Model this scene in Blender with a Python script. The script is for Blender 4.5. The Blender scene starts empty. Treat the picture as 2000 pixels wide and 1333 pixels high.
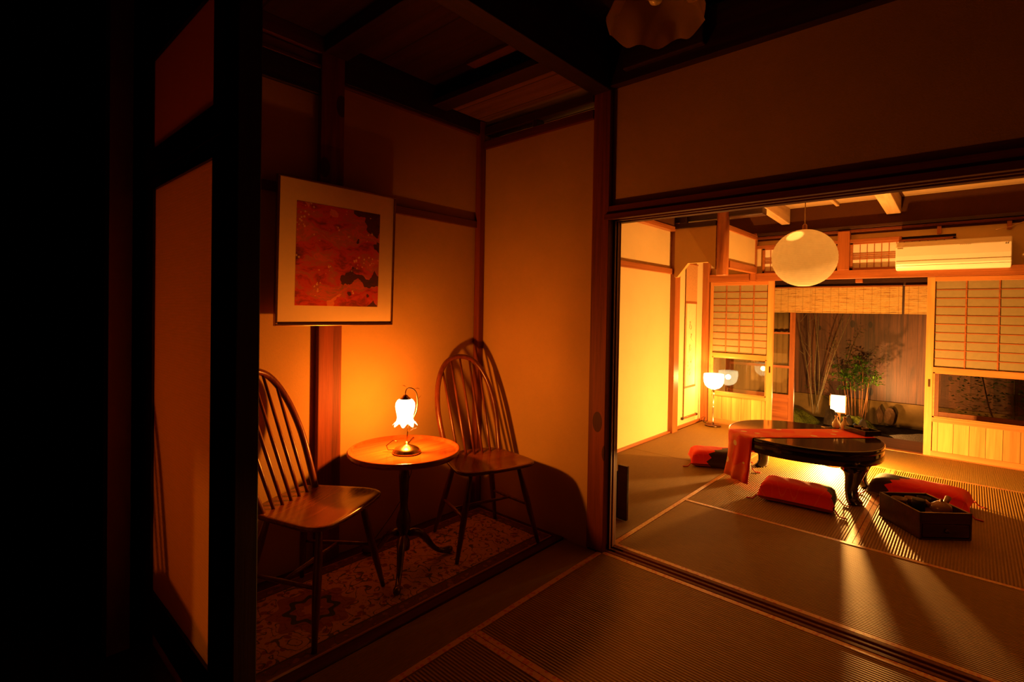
import bpy, bmesh, math, random
from math import sin, cos, pi, radians, sqrt, atan2
from mathutils import Vector, Matrix
random.seed(7)
S = bpy.context.scene
COL = S.collection

# ------------------------------------------------------------------ camera
cam_d = bpy.data.cameras.new('camera')
cam_d.sensor_width = 36.0
cam_d.sensor_fit = 'HORIZONTAL'
cam_d.lens = 998.06 / 2000 * 36
cam_d.shift_y = -(666.5 - 620.0) / 2000
cam_d.clip_start = 0.02
cam = bpy.data.objects.new('camera', cam_d)
COL.objects.link(cam)
r1 = Vector((0.74287517, 0.66922233, 0.01667165))      # camera right, in world
r2 = Vector((0.02094249, 0.00165911, -0.99977931))     # camera down
r3 = Vector((-0.6691023, 0.74306037, -0.01278267))     # camera forward
Rm = Matrix((( r1.x, -r2.x, -r3.x), (r1.y, -r2.y, -r3.y), (r1.z, -r2.z, -r3.z))).to_4x4()
cam.matrix_world = Matrix.Translation((0, 0, 1.24)) @ Rm
S.camera = cam

# ------------------------------------------------------------------ world, view
w = bpy.data.worlds.new('night'); S.world = w; w.use_nodes = True
w.node_tree.nodes['Background'].inputs[0].default_value = (0.01, 0.006, 0.003, 1)
w.node_tree.nodes['Background'].inputs[1].default_value = 0.02
S.view_settings.view_transform = 'Standard'
S.view_settings.look = 'None'
S.view_settings.exposure = 0.0
S.view_settings.gamma = 1.0
S.view_settings.use_curve_mapping = False
S.cycles.max_bounces = 8
S.cycles.diffuse_bounces = 4
S.cycles.glossy_bounces = 4
S.cycles.transmission_bounces = 6
S.cycles.transparent_max_bounces = 12
S.cycles.caustics_reflective = False
S.cycles.caustics_refractive = False
S.cycles.sample_clamp_indirect = 4.0
S.cycles.use_denoising = True

# ------------------------------------------------------------------ lamp strengths
WARM = (1.0, 0.25, 0.016)
WARM2 = (1.0, 0.42, 0.08)
P_ALCOVE = 45.0
P_TORCH = 34.0
P_FLOOR = 660.0
P_LANTERN = 34.0
P_GARDEN = 170.0

def point(name, loc, power, color, rad, parent=None):
    l = bpy.data.lights.new(name, 'POINT'); l.energy = power; l.color = color; l.shadow_soft_size = rad
    o = bpy.data.objects.new(name, l); COL.objects.link(o); o.location = loc
    if parent: o.parent = parent
    return o

# ------------------------------------------------------------------ materials
def new_mat(name):
    m = bpy.data.materials.new(name); m.use_nodes = True
    nt = m.node_tree; nt.nodes.clear()
    out = nt.nodes.new('ShaderNodeOutputMaterial')
    return m, nt, out

class N:
    """tiny node helper"""
    def __init__(s, nt): s.nt = nt
    def n(s, t, **kw):
        nd = s.nt.nodes.new(t)
        for k, v in kw.items():
            if k.startswith('i_'):
                nd.inputs[int(k[2:]) if k[2:].isdigit() else k[2:].replace('_', ' ')].default_value = v
            else: setattr(nd, k, v)
        return nd
    def l(s, a, b): s.nt.links.new(a, b)
    def coord(s, scale=(1, 1, 1), rot=(0, 0, 0), loc=(0, 0, 0)):
        tc = s.n('ShaderNodeTexCoord'); mp = s.n('ShaderNodeMapping')
        mp.inputs['Scale'].default_value = scale; mp.inputs['Rotation'].default_value = rot; mp.inputs['Location'].default_value = loc
        s.l(tc.outputs['Object'], mp.inputs['Vector']); return mp.outputs['Vector']
    def noise(s, vec, scale, detail=4, rough=.55, dist=0):
        x = s.n('ShaderNodeTexNoise'); x.inputs['Scale'].default_value = scale; x.inputs['Detail'].default_value = detail
        x.inputs['Roughness'].default_value = rough; x.inputs['Distortion'].default_value = dist; s.l(vec, x.inputs['Vector']); return x.outputs['Fac']
    def ramp(s, fac, stops, interp='LINEAR'):
        r = s.n('ShaderNodeValToRGB'); cr = r.color_ramp; cr.interpolation = interp
        while len(cr.elements) < len(stops): cr.elements.new(.5)
        for e, (p, c) in zip(cr.elements, stops): e.position = p; e.color = (*c, 1) if len(c) == 3 else c
        s.l(fac, r.inputs['Fac']); return r.outputs['Color']
    def math(s, op, a, b=None, c=None):
        m = s.n('ShaderNodeMath', operation=op)
        for i, v in enumerate((a, b, c)):
            if v is None: continue
            if isinstance(v, (int, float)): m.inputs[i].default_value = v
            else: s.l(v, m.inputs[i])
        return m.outputs[0]
    def mix(s, fac, a, b, mode='MIX'):
        m = s.n('ShaderNodeMix', data_type='RGBA', blend_type=mode)
        for k, v in ((0, fac), (6, a), (7, b)):
            if isinstance(v, (int, float)): m.inputs[k].default_value = v
            elif isinstance(v, tuple): m.inputs[k].default_value = (*v, 1)
            else: s.l(v, m.inputs[k])
        return m.outputs[2]
    def sep(s, vec):
        x = s.n('ShaderNodeSeparateXYZ'); s.l(vec, x.inputs[0]); return x.outputs
    def bump(s, h, dist, strength=1.0):
        b = s.n('ShaderNodeBump'); b.inputs['Distance'].default_value = dist; b.inputs['Strength'].default_value = strength
        s.l(h, b.inputs['Height']); return b.outputs['Normal']
    def pr(s, out, color, rough=.5, metal=0, normal=None, spec=.5, coat=0, sheen=0):
        p = s.n('ShaderNodeBsdfPrincipled')
        if isinstance(color, tuple): p.inputs['Base Color'].default_value = (*color, 1)
        else: s.l(color, p.inputs['Base Color'])
        if isinstance(rough, (int, float)): p.inputs['Roughness'].default_value = rough
        else: s.l(rough, p.inputs['Roughness'])
        p.inputs['Metallic'].default_value = metal; p.inputs['Specular IOR Level'].default_value = spec
        p.inputs['Coat Weight'].default_value = coat; p.inputs['Coat Roughness'].default_value = .15
        p.inputs['Sheen Weight'].default_value = sheen
        if normal: s.l(normal, p.inputs['Normal'])
        if out: s.l(p.outputs[0], out.inputs[0])
        return p

def plain(name, color, rough=.5, metal=0, spec=.5, coat=0, nscale=60, namt=.12, bumpd=0.0003):
    m, nt, out = new_mat(name); h = N(nt); v = h.coord()
    f = h.noise(v, nscale)
    c = h.ramp(f, [(.3, tuple(x * (1 - namt) for x in color)), (.7, tuple(min(1, x * (1 + namt)) for x in color))])
    h.pr(out, c, rough, metal, h.bump(f, bumpd) if bumpd else None, spec, coat)
    return m

def wood(name, dark, light, axis='Z', scale=1.0, rough=.4, coat=0.0, spec=.5, knots=False, planks=None):
    """grain runs along axis; planks=(axis,width) adds seams"""
    m, nt, out = new_mat(name); h = N(nt)
    k = {'X': (.6, 14, 14), 'Y': (14, .6, 14), 'Z': (14, 14, .6)}[axis]
    v = h.coord(tuple(a * scale for a in k))
    f = h.noise(v, 1.6, 6, .6, .8)
    fine = h.noise(h.coord(tuple(a * scale * 6 for a in k)), 3, 3)
    ff = h.math('ADD', h.math('MULTIPLY', f, .8), h.math('MULTIPLY', fine, .2))
    c = h.ramp(ff, [(.32, dark), (.68, light)])
    hgt = ff
    if knots:
        vo = h.n('ShaderNodeTexVoronoi'); vo.inputs['Scale'].default_value = 1
        kk = {'X': (2.5, 6, 6), 'Y': (6, 2.5, 6), 'Z': (5.5, 5.5, 3)}[axis]
        h.l(h.coord(kk), vo.inputs['Vector'])
        kn = h.math('LESS_THAN', vo.outputs['Distance'], .16)
        c = h.mix(h.math('MULTIPLY', kn, .8), c, tuple(x * .35 for x in dark))
    if planks:
        ax, wd = planks
        sp = h.sep(h.coord()); co = sp['XYZ'.index(ax)]
        fr = h.math('FRACT', h.math('DIVIDE', co, wd))
        seam = h.math('LESS_THAN', fr, .035)
        idn = h.math('FLOOR', h.math('DIVIDE', co, wd))
        wn = h.n('ShaderNodeTexWhiteNoise', noise_dimensions='1D'); h.l(idn, wn.inputs['W'])
        c = h.mix(h.math('MULTIPLY', wn.outputs['Value'], .45), c, tuple(x * .5 for x in dark))
        c = h.mix(h.math('MULTIPLY', seam, .9), c, tuple(x * .12 for x in dark))
    h.pr(out, c, rough, 0, h.bump(hgt, .0012), spec, coat)
    return m

def plaster(name, color, amt=.12):
    m, nt, out = new_mat(name); h = N(nt); v = h.coord()
    f = h.noise(v, 160, 5, .7); g = h.noise(v, 3, 4); st = h.noise(h.coord((9, 9, 40)), 12, 2)
    c = h.ramp(g, [(.3, tuple(x * (1 - amt) for x in color)), (.7, color)])
    sp = h.math('GREATER_THAN', st, .68)
    c = h.mix(h.math('MULTIPLY', sp, .25), c, tuple(x * .4 for x in color))
    h.pr(out, c, .95, 0, h.bump(f, .0012), .1)
    return m

def tatami(name, axis, color=(.255, .150, .020), period=.0135):
    """ridges run along the given axis"""
    m, nt, out = new_mat(name); h = N(nt); sp = h.sep(h.coord())
    co = sp[1] if axis == 'X' else sp[0]; al = sp[0] if axis == 'X' else sp[1]
    ph = h.math('MULTIPLY', co, 2 * pi / period)
    wv = h.math('SINE', ph)
    al2 = h.math('SINE', h.math('MULTIPLY', al, 2 * pi / .045))
    w2 = h.math('MULTIPLY', wv, h.math('ADD', 1.0, h.math('MULTIPLY', al2, .12)))
    n1 = h.noise(h.coord((3, 60, 1) if axis == 'X' else (60, 3, 1)), 6, 4)
    n2 = h.noise(h.coord(), 2.2, 3)
    c = h.ramp(n1, [(.25, tuple(x * .8 for x in color)), (.75, tuple(x * 1.18 for x in color))])
    c = h.mix(h.math('MULTIPLY', n2, .35), c, (color[0] * .85, color[1] * .62, color[2] * .5))
    c = h.mix(h.math('MULTIPLY', h.math('GREATER_THAN', h.math('MULTIPLY', wv, -1), .75), .35), c, tuple(x * .35 for x in color))
    h.pr(out, c, .62, 0, h.bump(w2, .0018 if axis == 'X' else .0012, 1.0), .2)
    return m

def heri(name):
    m, nt, out = new_mat(name); h = N(nt)
    vo = h.n('ShaderNodeTexVoronoi'); vo.inputs['Scale'].default_value = 55; h.l(h.coord(), vo.inputs['Vector'])
    k = h.math('LESS_THAN', vo.outputs['Distance'], .38)
    c = h.mix(k, (.52, .27, .08), (.46, .09, .03))
    h.pr(out, c, .38, 0, h.bump(h.noise(h.coord(), 500, 2), .0005), .6)
    return m

def paper(name, color, trans=.35, ribs=None, trcol=None):
    m, nt, out = new_mat(name); h = N(nt)
    f = h.noise(h.coord((1, 1, 1)), 25, 4)
    c = h.ramp(f, [(.3, tuple(x * .92 for x in color)), (.7, color)])
    nrm = None
    if ribs:
        sp = h.sep(h.coord()); s_ = h.math('SINE', h.math('MULTIPLY', sp['XYZ'.index(ribs[0])], 2 * pi / ribs[1]))
        c = h.mix(h.math('MULTIPLY', h.math('ADD', s_, 1), .16), c, tuple(x * .35 for x in color))
        nrm = h.bump(s_, .0012)
    d = h.n('ShaderNodeBsdfDiffuse'); t = h.n('ShaderNodeBsdfTranslucent'); mx = h.n('ShaderNodeMixShader')
    h.l(c, d.inputs[0])
    if trcol: t.inputs[0].default_value = (*trcol, 1)
    else: h.l(c, t.inputs[0])
    if nrm: h.l(nrm, d.inputs['Normal'])
    mx.inputs[0].default_value = trans
    h.l(d.outputs[0], mx.inputs[1]); h.l(t.outputs[0], mx.inputs[2]); h.l(mx.outputs[0], out.inputs[0])
    return m

def glass(name, tint=(.9, .9, .88), gl=.10):
    m, nt, out = new_mat(name); h = N(nt)
    tr = h.n('ShaderNodeBsdfTransparent'); tr.inputs[0].default_value = (*tint, 1)
    g = h.n('ShaderNodeBsdfGlossy'); g.inputs['Roughness'].default_value = .01
    fr = h.n('ShaderNodeFresnel'); fr.inputs['IOR'].default_value = 1.5
    mx = h.n('ShaderNodeMixShader'); h.l(h.math('ADD', fr.outputs[0], gl - .04), mx.inputs[0])
    h.l(tr.outputs[0], mx.inputs[1]); h.l(g.outputs[0], mx.inputs[2]); h.l(mx.outputs[0], out.inputs[0])
    return m

def lampglass(name, color, strength, open_=.45):
    """lit glass of a lamp: glows, and lets part of the bulb's light through"""
    m, nt, out = new_mat(name); h = N(nt)
    e = h.n('ShaderNodeEmission'); e.inputs[0].default_value = (*color, 1); e.inputs[1].default_value = strength
    tr = h.n('ShaderNodeBsdfTransparent'); mx = h.n('ShaderNodeMixShader'); mx.inputs[0].default_value = open_
    h.l(e.outputs[0], mx.inputs[1]); h.l(tr.outputs[0], mx.inputs[2]); h.l(mx.outputs[0], out.inputs[0])
    return m

M = {}
M['plaster'] = plaster('plaster_ochre', (.55, .34, .12))
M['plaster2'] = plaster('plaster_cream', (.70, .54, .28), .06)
M['plaster_dark'] = plaster('plaster_shaded_brown', (.08, .028, .008))  # brown plaster, colour darkened further for the shadow above the air conditioner
M['black_wall'] = plaster('unlit_black_plaster', (.035, .022, .014))  # near-black colour carries the darkness of walls that no light reaches
M['w_post'] = wood('red_brown_post', (.085, .018, .006), (.28, .055, .014), 'Z', 1, .62, 0, .35, knots=True)
M['w_dark_z'] = wood('dark_wood_upright', (.018, .006, .003), (.05, .014, .007), 'Z', 1, .4)
M['w_dark_x'] = wood('dark_wood_across', (.018, .006, .003), (.055, .015, .007), 'X', 1, .4)
M['w_dark_y'] = wood('dark_wood_along', (.012, .005, .003), (.04, .012, .006), 'Y', 1, .5)
M['w_red_x'] = wood('reddish_lintel_wood', (.08, .016, .005), (.17, .038, .011), 'X', 1, .6, 0, .2)
M['w_red_y'] = wood('reddish_rail_wood', (.08, .022, .008), (.18, .05, .016), 'Y', 1, .4)
M['w_mid_z'] = wood('amber_post_wood', (.22, .06, .015), (.44, .14, .035), 'Z', 1, .4, .1)
M['w_mid_x'] = wood('amber_lintel_wood', (.22, .06, .015), (.44, .14, .035), 'X', 1, .4, .1)
M['w_mid_y'] = wood('amber_rail_wood', (.22, .06, .015), (.44, .14, .035), 'Y', 1, .4, .1)
M['w_lt_z'] = wood('pale_cypress_upright', (.42, .16, .04), (.70, .33, .09), 'Z', 1, .4, .1)
M['w_lt_x'] = wood('pale_cypress_across', (.40, .13, .03), (.62, .26, .07), 'X', 1, .4, .1)
M['w_panel'] = wood('cypress_panel', (.42, .18, .045), (.80, .46, .14), 'Z', .45, .35, .15, planks=('X', .105))
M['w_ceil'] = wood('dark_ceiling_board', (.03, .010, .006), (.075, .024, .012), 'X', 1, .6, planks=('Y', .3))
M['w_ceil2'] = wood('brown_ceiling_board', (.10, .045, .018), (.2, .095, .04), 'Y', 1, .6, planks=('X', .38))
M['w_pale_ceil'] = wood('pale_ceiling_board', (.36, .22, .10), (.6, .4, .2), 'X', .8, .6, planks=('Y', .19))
M['w_bare'] = wood('darker_bare_board', (.14, .065, .026), (.30, .15, .06), 'X', .8, .6, planks=('Y', .17))  # darker tone of the pale ceiling board, for the alcove
M['w_beam'] = wood('weathered_rafter', (.34, .2, .09), (.58, .38, .19), 'Y', 1, .6)
M['w_chair'] = wood('polished_chair_wood', (.075, .014, .006), (.2, .042, .014), 'Z', 1.5, .33, .2, .4)
M['w_seat'] = wood('polished_seat_wood', (.085, .018, .007), (.25, .06, .018), 'Y', 1.4, .24, .35, .5)
M['w_tray'] = wood('mahogany_tray_wood', (.20, .038, .008), (.46, .115, .024), 'Y', 1.2, .16, .5)
M['w_tripod'] = wood('dark_tripod_wood', (.05, .012, .006), (.13, .03, .012), 'Z', 1.5, .22, .4)
M['w_box'] = wood('dark_red_box_wood', (.035, .008, .005), (.09, .022, .01), 'X', 1.5, .3, .2)
M['w_fence'] = wood('cedar_fence_board', (.03, .007, .002), (.28, .09, .024), 'Z', .8, .5, 0, knots=True, planks=('X', .105))
M['board'] = wood('dull_dark_red_board', (.05, .008, .004), (.10, .018, .008), 'Y', 1, .75, 0, .2)
M['lacquer'] = plain('black_lacquer', (.012, .007, .005), .08, 0, .6, .6, 8, .2, 0)
M['tat_x'] = tatami('woven_rush_across', 'X')
M['tat_y'] = tatami('woven_rush_along', 'Y')
M['tat_s'] = tatami('fine_woven_rush', 'Y', (.275, .168, .022), .0065)
M['heri'] = heri('brocade_border')
M['shoji'] = paper('shoji_paper', (.40, .33, .18), .3)
M['shoji_b'] = paper('bright_shoji_paper', (.95, .85, .72), .2)
M['reed'] = paper('ribbed_reed_screen', (.55, .40, .24), .75, ('Z', .009), (.55, .34, .14))
M['reed_plain'] = paper('plain_screen_cloth', (.50, .36, .22), .75, None, (.40, .19, .07))
M['globe'] = paper('ribbed_washi_globe', (.97, .92, .78), .68, ('Z', .007))
M['glass'] = glass('window_glass')
M['glassp'] = lampglass('frosted_pendant_glass', (0, 0, 0), 0, .3)
M['brass'] = plain('aged_brass', (.55, .36, .14), .24, 1, .5, 0, 30, .15, 0)
M['chrome'] = plain('polished_chrome', (.75, .7, .65), .12, 1, .5, 0, 30, .05, 0)
M['bronze'] = plain('dark_bronze', (.12, .06, .03), .35, 1, .5, 0, 30, .15, 0)
M['black'] = plain('black_plastic', (.012, .01, .009), .35)
M['blackm'] = plain('matte_black', (.01, .008, .008), .6)
M['ceramic'] = plain('white_glazed_ceramic', (.85, .80, .70), .2, 0, .5, .4, 20, .08, 0)
M['brownc'] = plain('brown_stoneware', (.20, .10, .045), .35, 0, .5, .2, 40, .25, .0004)
M['teapot'] = plain('brown_teapot_glaze', (.30, .15, .07), .25, 0, .5, .3, 15, .3, 0)
M['plastic'] = plain('ivory_plastic', (.95, .93, .82), .3, 0, .5, .1, 8, .02, 0)
M['plastic_ln'] = plain('panel_seam_grey', (.45, .33, .18), .5)
M['stone'] = plain('garden_rock', (.045, .032, .024), .85, 0, .3, 0, 9, .5, .02)
M['stone2'] = plain('garden_rock_brown', (.11, .055, .022), .85, 0, .3, 0, 9, .5, .02)
M['moss'] = plain('moss', (.13, .14, .015), .95, 0, .1, 0, 45, .6, .02)
M['soil'] = plain('dark_soil', (.035, .024, .012), .95, 0, .1, 0, 20, .5, .01)
M['gravel'] = plain('pale_gravel', (.55, .46, .34), .9, 0, .2, 0, 90, .5, .012)
M['concrete'] = plain('mossy_concrete', (.24, .15, .05), .9, 0, .2, 0, 6, .25, .003)
M['bark'] = plain('pale_bark', (.13, .095, .045), .8, 0, .2, 0, 40, .3, .001)
M['cane'] = plain('reddish_cane', (.42, .17, .06), .6, 0, .3, 0, 30, .25, .0005)
M['cord'] = plain('pale_cord', (.55, .35, .18), .6)
M['redcord'] = plain('red_silk_cord', (.6, .02, .012), .5)
M['mount'] = plain('cream_mount_card', (.80, .62, .34), .8, 0, .2, 0, 10, .03, 0)
M['scrollc'] = plain('brown_scroll_cloth', (.50, .27, .11), .8, 0, .2, 0, 60, .12, 0)
M['scrollp'] = plain('aged_scroll_paper', (.74, .58, .32), .85, 0, .2, 0, 20, .05, 0)
M['ink'] = plain('brush_ink', (.32, .20, .09), .8)
M['lace'] = plain('dark_cloth', (.05, .02, .012), .9)

def leafmat():
    m, nt, out = new_mat('leaf'); h = N(nt)
    f = h.noise(h.coord(), 14, 2)
    c = h.ramp(f, [(.35, (.05, .14, .008)), (.6, (.14, .34, .02)), (.8, (.36, .42, .06))])
    p = h.pr(None, c, .35); t = h.n('ShaderNodeBsdfTranslucent'); h.l(c, t.inputs[0])
    mx = h.n('ShaderNodeMixShader'); mx.inputs[0].default_value = .35
    h.l(p.outputs[0], mx.inputs[1]); h.l(t.outputs[0], mx.inputs[2]); h.l(mx.outputs[0], out.inputs[0])
    return m
M['leaf'] = leafmat()

def sudare_mat():
    m, nt, out = new_mat('split_reed_blind'); h = N(nt)
    sp = h.sep(h.coord())
    row = h.math('FLOOR', h.math('DIVIDE', sp[2], .0052))
    cv = h.n('ShaderNodeCombineXYZ'); h.l(h.math('MULTIPLY', sp[0], 5.0), cv.inputs[0]); h.l(h.math('MULTIPLY', row, 3.7), cv.inputs[1])
    f = h.noise(cv.outputs[0], 1.0, 4, .7)
    c = h.ramp(f, [(.33, (.40, .15, .03)), (.45, (.86, .55, .18)), (.7, (.95, .74, .34))])
    st = h.math('LESS_THAN', h.math('FRACT', h.math('DIVIDE', sp[0], .075)), .04)
    c = h.mix(h.math('MULTIPLY', st, .6), c, (.25, .1, .02))
    wv = h.math('SINE', h.math('MULTIPLY', sp[2], 2 * pi / .0052))
    p = h.pr(None, c, .6, 0, h.bump(wv, .001)); t = h.n('ShaderNodeBsdfTranslucent'); h.l(c, t.inputs[0])
    mx = h.n('ShaderNodeMixShader'); mx.inputs[0].default_value = .3
    h.l(p.outputs[0], mx.inputs[1]); h.l(t.outputs[0], mx.inputs[2]); h.l(mx.outputs[0], out.inputs[0])
    return m
M['sudare'] = sudare_mat()

def art_mat():
    """abstract patchwork of red, orange, cream and charcoal cloud bands; local x in -.215...215, z in -.235...235"""
    m, nt, out = new_mat('abstract_red_print'); h = N(nt)
    v = h.coord((1, 1, 1))
    wn = h.n('ShaderNodeTexNoise'); wn.inputs['Scale'].default_value = 9; wn.inputs['Detail'].default_value = 5; h.l(v, wn.inputs['Vector'])
    vm = h.n('ShaderNodeVectorMath', operation='MULTIPLY_ADD'); h.l(wn.outputs['Color'], vm.inputs[0]); vm.inputs[1].default_value = (.10, .10, .10); h.l(v, vm.inputs[2])
    st = h.n('ShaderNodeMapping'); st.inputs['Scale'].default_value = (5, 5, 12); st.inputs['Rotation'].default_value = (0, .35, 0); h.l(vm.outputs[0], st.inputs['Vector'])
    a = h.noise(st.outputs[0], 1.0, 6, .65)
    c = h.ramp(a, [(.30, (.08, .03, .025)), (.40, (.30, .04, .015)), (.47, (.60, .05, .012)), (.53, (.42, .12, .045)), (.58, (.66, .10, .03)), (.66, (.30, .13, .06)), (.74, (.62, .32, .14))])
    b = h.n('ShaderNodeTexVoronoi'); b.inputs['Scale'].default_value = 10; h.l(vm.outputs[0], b.inputs['Vector'])
    bb = h.sep(b.outputs['Color'])
    dk = h.math('GREATER_THAN', h.math('ADD', h.noise(vm.outputs[0], 9, 2), h.math('ADD', h.math('MULTIPLY', h.sep(v)[0], .35), h.math('MULTIPLY', h.math('ABSOLUTE', h.math('SUBTRACT', h.sep(v)[2], .33)), .30))), .61)
    c = h.mix(h.math('MULTIPLY', dk, .9), c, (.045, .025, .03))
    og = h.math('LESS_THAN', bb[1], .22)
    c = h.mix(h.math('MULTIPLY', og, .55), c, (.85, .30, .10))
    sp = h.sep(vm.outputs[0])
    # orange river shape from the lower left upwards
    ln = h.math('SUBTRACT', sp[0], h.math('MULTIPLY_ADD', sp[2], .55, -.10))
    rv = h.math('MULTIPLY', h.math('LESS_THAN', h.math('ABSOLUTE', ln), .045), h.math('LESS_THAN', sp[2], .10))
    c = h.mix(h.math('MULTIPLY', rv, .75), c, (.85, .27, .085))
    fl = h.n('ShaderNodeTexVoronoi'); fl.inputs['Scale'].default_value = 60; h.l(v, fl.inputs['Vector'])
    md = h.math('MULTIPLY', h.math('LESS_THAN', fl.outputs['Distance'], .3), h.math('GREATER_THAN', h.noise(v, 8, 2), .58))
    c = h.mix(h.math('MULTIPLY', md, .6), c, (.85, .55, .3))
    h.pr(out, c, .7, 0, None, .2)
    return m
M['art'] = art_mat()

def rug_mat(x0, x1, y0, y1):
    m, nt, out = new_mat('persian_rug_pile'); h = N(nt)
    v = h.coord(); sp = h.sep(v)
    cx, cy, hx, hy = (x0 + x1) / 2, (y0 + y1) / 2, (x1 - x0) / 2, (y1 - y0) / 2
    dx = h.math('SUBTRACT', hx, h.math('ABSOLUTE', h.math('SUBTRACT', sp[0], cx)))
    dy = h.math('SUBTRACT', hy, h.math('ABSOLUTE', h.math('SUBTRACT', sp[1], cy)))
    e = h.math('MINIMUM', dx, dy)
    wn = h.n('ShaderNodeTexNoise'); wn.inputs['Scale'].default_value = 14; wn.inputs['Detail'].default_value = 2; h.l(v, wn.inputs['Vector'])
    vm = h.n('ShaderNodeVectorMath', operation='MULTIPLY_ADD'); h.l(wn.outputs['Color'], vm.inputs[0]); vm.inputs[1].default_value = (.05, .05, .05); h.l(v, vm.inputs[2])
    # vines: thin contour lines of warped noise
    a = h.noise(vm.outputs[0], 11, 1, .4)
    vine = h.math('LESS_THAN', h.math('ABSOLUTE', h.math('SUBTRACT', h.math('FRACT', h.math('MULTIPLY', a, 7.0)), .5)), .07)
    fl = h.n('ShaderNodeTexVoronoi'); fl.inputs['Scale'].default_value = 26; h.l(vm.outputs[0], fl.inputs['Vector'])
    flw = h.math('LESS_THAN', fl.outputs['Distance'], .30)
    fl2 = h.n('ShaderNodeTexVoronoi'); fl2.inputs['Scale'].default_value = 60; h.l(vm.outputs[0], fl2.inputs['Vector'])
    bud = h.math('LESS_THAN', fl2.outputs['Distance'], .26)
    c = h.mix(flw, (.62, .33, .17), (.28, .045, .025))
    c = h.mix(h.math('MULTIPLY', bud, .7), c, (.36, .10, .05))
    c = h.mix(h.math('MULTIPLY', vine, .9), c, (.05, .035, .03))
    # medallion
    mx_ = h.math('SUBTRACT', sp[0], -1.966); my_ = h.math('SUBTRACT', sp[1], 1.0)
    rr = h.math('SQRT', h.math('ADD', h.math('MULTIPLY', mx_, mx_), h.math('MULTIPLY', my_, my_)))
    an = h.math('ARCTAN2', my_, mx_)
    pr_ = h.math('MULTIPLY', rr, h.math('ADD', 1.0, h.math('MULTIPLY', h.math('COSINE', h.math('MULTIPLY', an, 8)), .13)))
    m1 = h.math('MULTIPLY', h.math('LESS_THAN', pr_, .15), h.math('GREATER_THAN', fl.outputs['Distance'], .2))
    c = h.mix(h.math('MULTIPLY', m1, .75), c, (.26, .035, .02))
    m2 = h.math('LESS_THAN', h.math('ABSOLUTE', h.math('SUBTRACT', pr_, .085)), .012)
    c = h.mix(m2, c, (.02, .03, .025))
    m3 = h.math('LESS_THAN', pr_, .035); c = h.mix(m3, c, (.55, .26, .12))
    # border
    bd = h.math('LESS_THAN', e, .062)
    cb = h.mix(flw, (.15, .02, .014), (.30, .10, .05))
    cb = h.mix(h.math('MULTIPLY', vine, .7), cb, (.03, .02, .02))
    c = h.mix(bd, c, cb)
    l1 = h.math('LESS_THAN', h.math('ABSOLUTE', h.math('SUBTRACT', e, .062)), .004); c = h.mix(l1, c, (.04, .02, .02))
    l2 = h.math('LESS_THAN', e, .006); c = h.mix(l2, c, (.5, .22, .1))
    h.pr(out, c, .95, 0, h.bump(h.noise(v, 900, 2), .0015), .1, 0, .3)
    return m

def cushion_mat(name, off, sx, zig=.03, ky=.55):
    """red with a zigzag edged black end and thin flower outlines; local x across"""
    m, nt, out = new_mat(name); h = N(nt); v = h.coord(); sp = h.sep(v)
    # pointed steps
    tri = h.math('ABSOLUTE', h.math('SUBTRACT', h.math('FRACT', h.math('MULTIPLY', h.math('ADD', sp[1], sp[2]), 13)), .5))
    lim = h.math('ADD', h.math('MULTIPLY', sp[0], sx), h.math('MULTIPLY_ADD', tri, zig * 2.2, h.math('MULTIPLY', sp[1], ky)))
    blk = h.math('GREATER_THAN', lim, off)
    fx = h.math('ADD', sp[0], .04); r = h.math('SQRT', h.math('ADD', h.math('MULTIPLY', fx, fx), h.math('MULTIPLY', sp[1], sp[1])))
    an = h.math('ARCTAN2', sp[1], fx)
    pr_ = h.math('MULTIPLY', r, h.math('ADD', 1, h.math('MULTIPLY', h.math('ABSOLUTE', h.math('SINE', h.math('MULTIPLY', an, 4))), -.2)))
    ln = h.math('LESS_THAN', h.math('ABSOLUTE', h.math('SUBTRACT', h.math('FRACT', h.math('MULTIPLY', pr_, 26)), .5)), .035)
    c = h.mix(h.math('MULTIPLY', ln, .30), (.95, .030, .014), (1.0, .28, .12))
    c = h.mix(blk, c, (.03, .012, .01))
    h.pr(out, c, .75, 0, h.bump(h.noise(v, 700, 2), .0006), .2, 0, .2)
    return m

def runner_mat():
    m, nt, out = new_mat('red_brocade_runner'); h = N(nt); v = h.coord()
    a = h.noise(v, 6, 1)
    c = h.ramp(a, [(.53, (.92, .028, .012)), (.56, (.95, .15, .05))])
    vo = h.n('ShaderNodeTexVoronoi'); vo.inputs['Scale'].default_value = 8.5; h.l(v, vo.inputs['Vector'])
    k = h.math('LESS_THAN', vo.outputs['Distance'], .19)
    c = h.mix(h.math('MULTIPLY', k, .95), c, (.98, .80, .55))
    k2 = h.math('LESS_THAN', vo.outputs['Distance'], .04)
    c = h.mix(k2, c, (.7, .12, .04))
    h.pr(out, c, .6, 0, h.bump(h.noise(v, 600, 2), .0005), .3, 0, .2)
    return m
M['runner'] = runner_mat()
M['cushA'] = cushion_mat('red_cushion_cloth', .165, 1.0, .02)
M['cushB'] = cushion_mat('half_black_cushion_cloth', .04, 1.0, .03, -.9)
M['cushC'] = cushion_mat('red_cushion_black_left_end', .10, -1.0, .03)
M['bulb_a'] = lampglass('glowing_tulip_glass', (1.0, .70, .33), 7, .5)
M['bulb_t'] = lampglass('glowing_bowl_glass', (1.0, .72, .32), 8, .5)
M['bulb_f'] = lampglass('glowing_globe_glass', (1.0, .72, .32), 8, .5)
M['bulb_l'] = lampglass('glowing_lantern_paper', (1.0, .76, .42), 4.6, .4)

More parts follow.
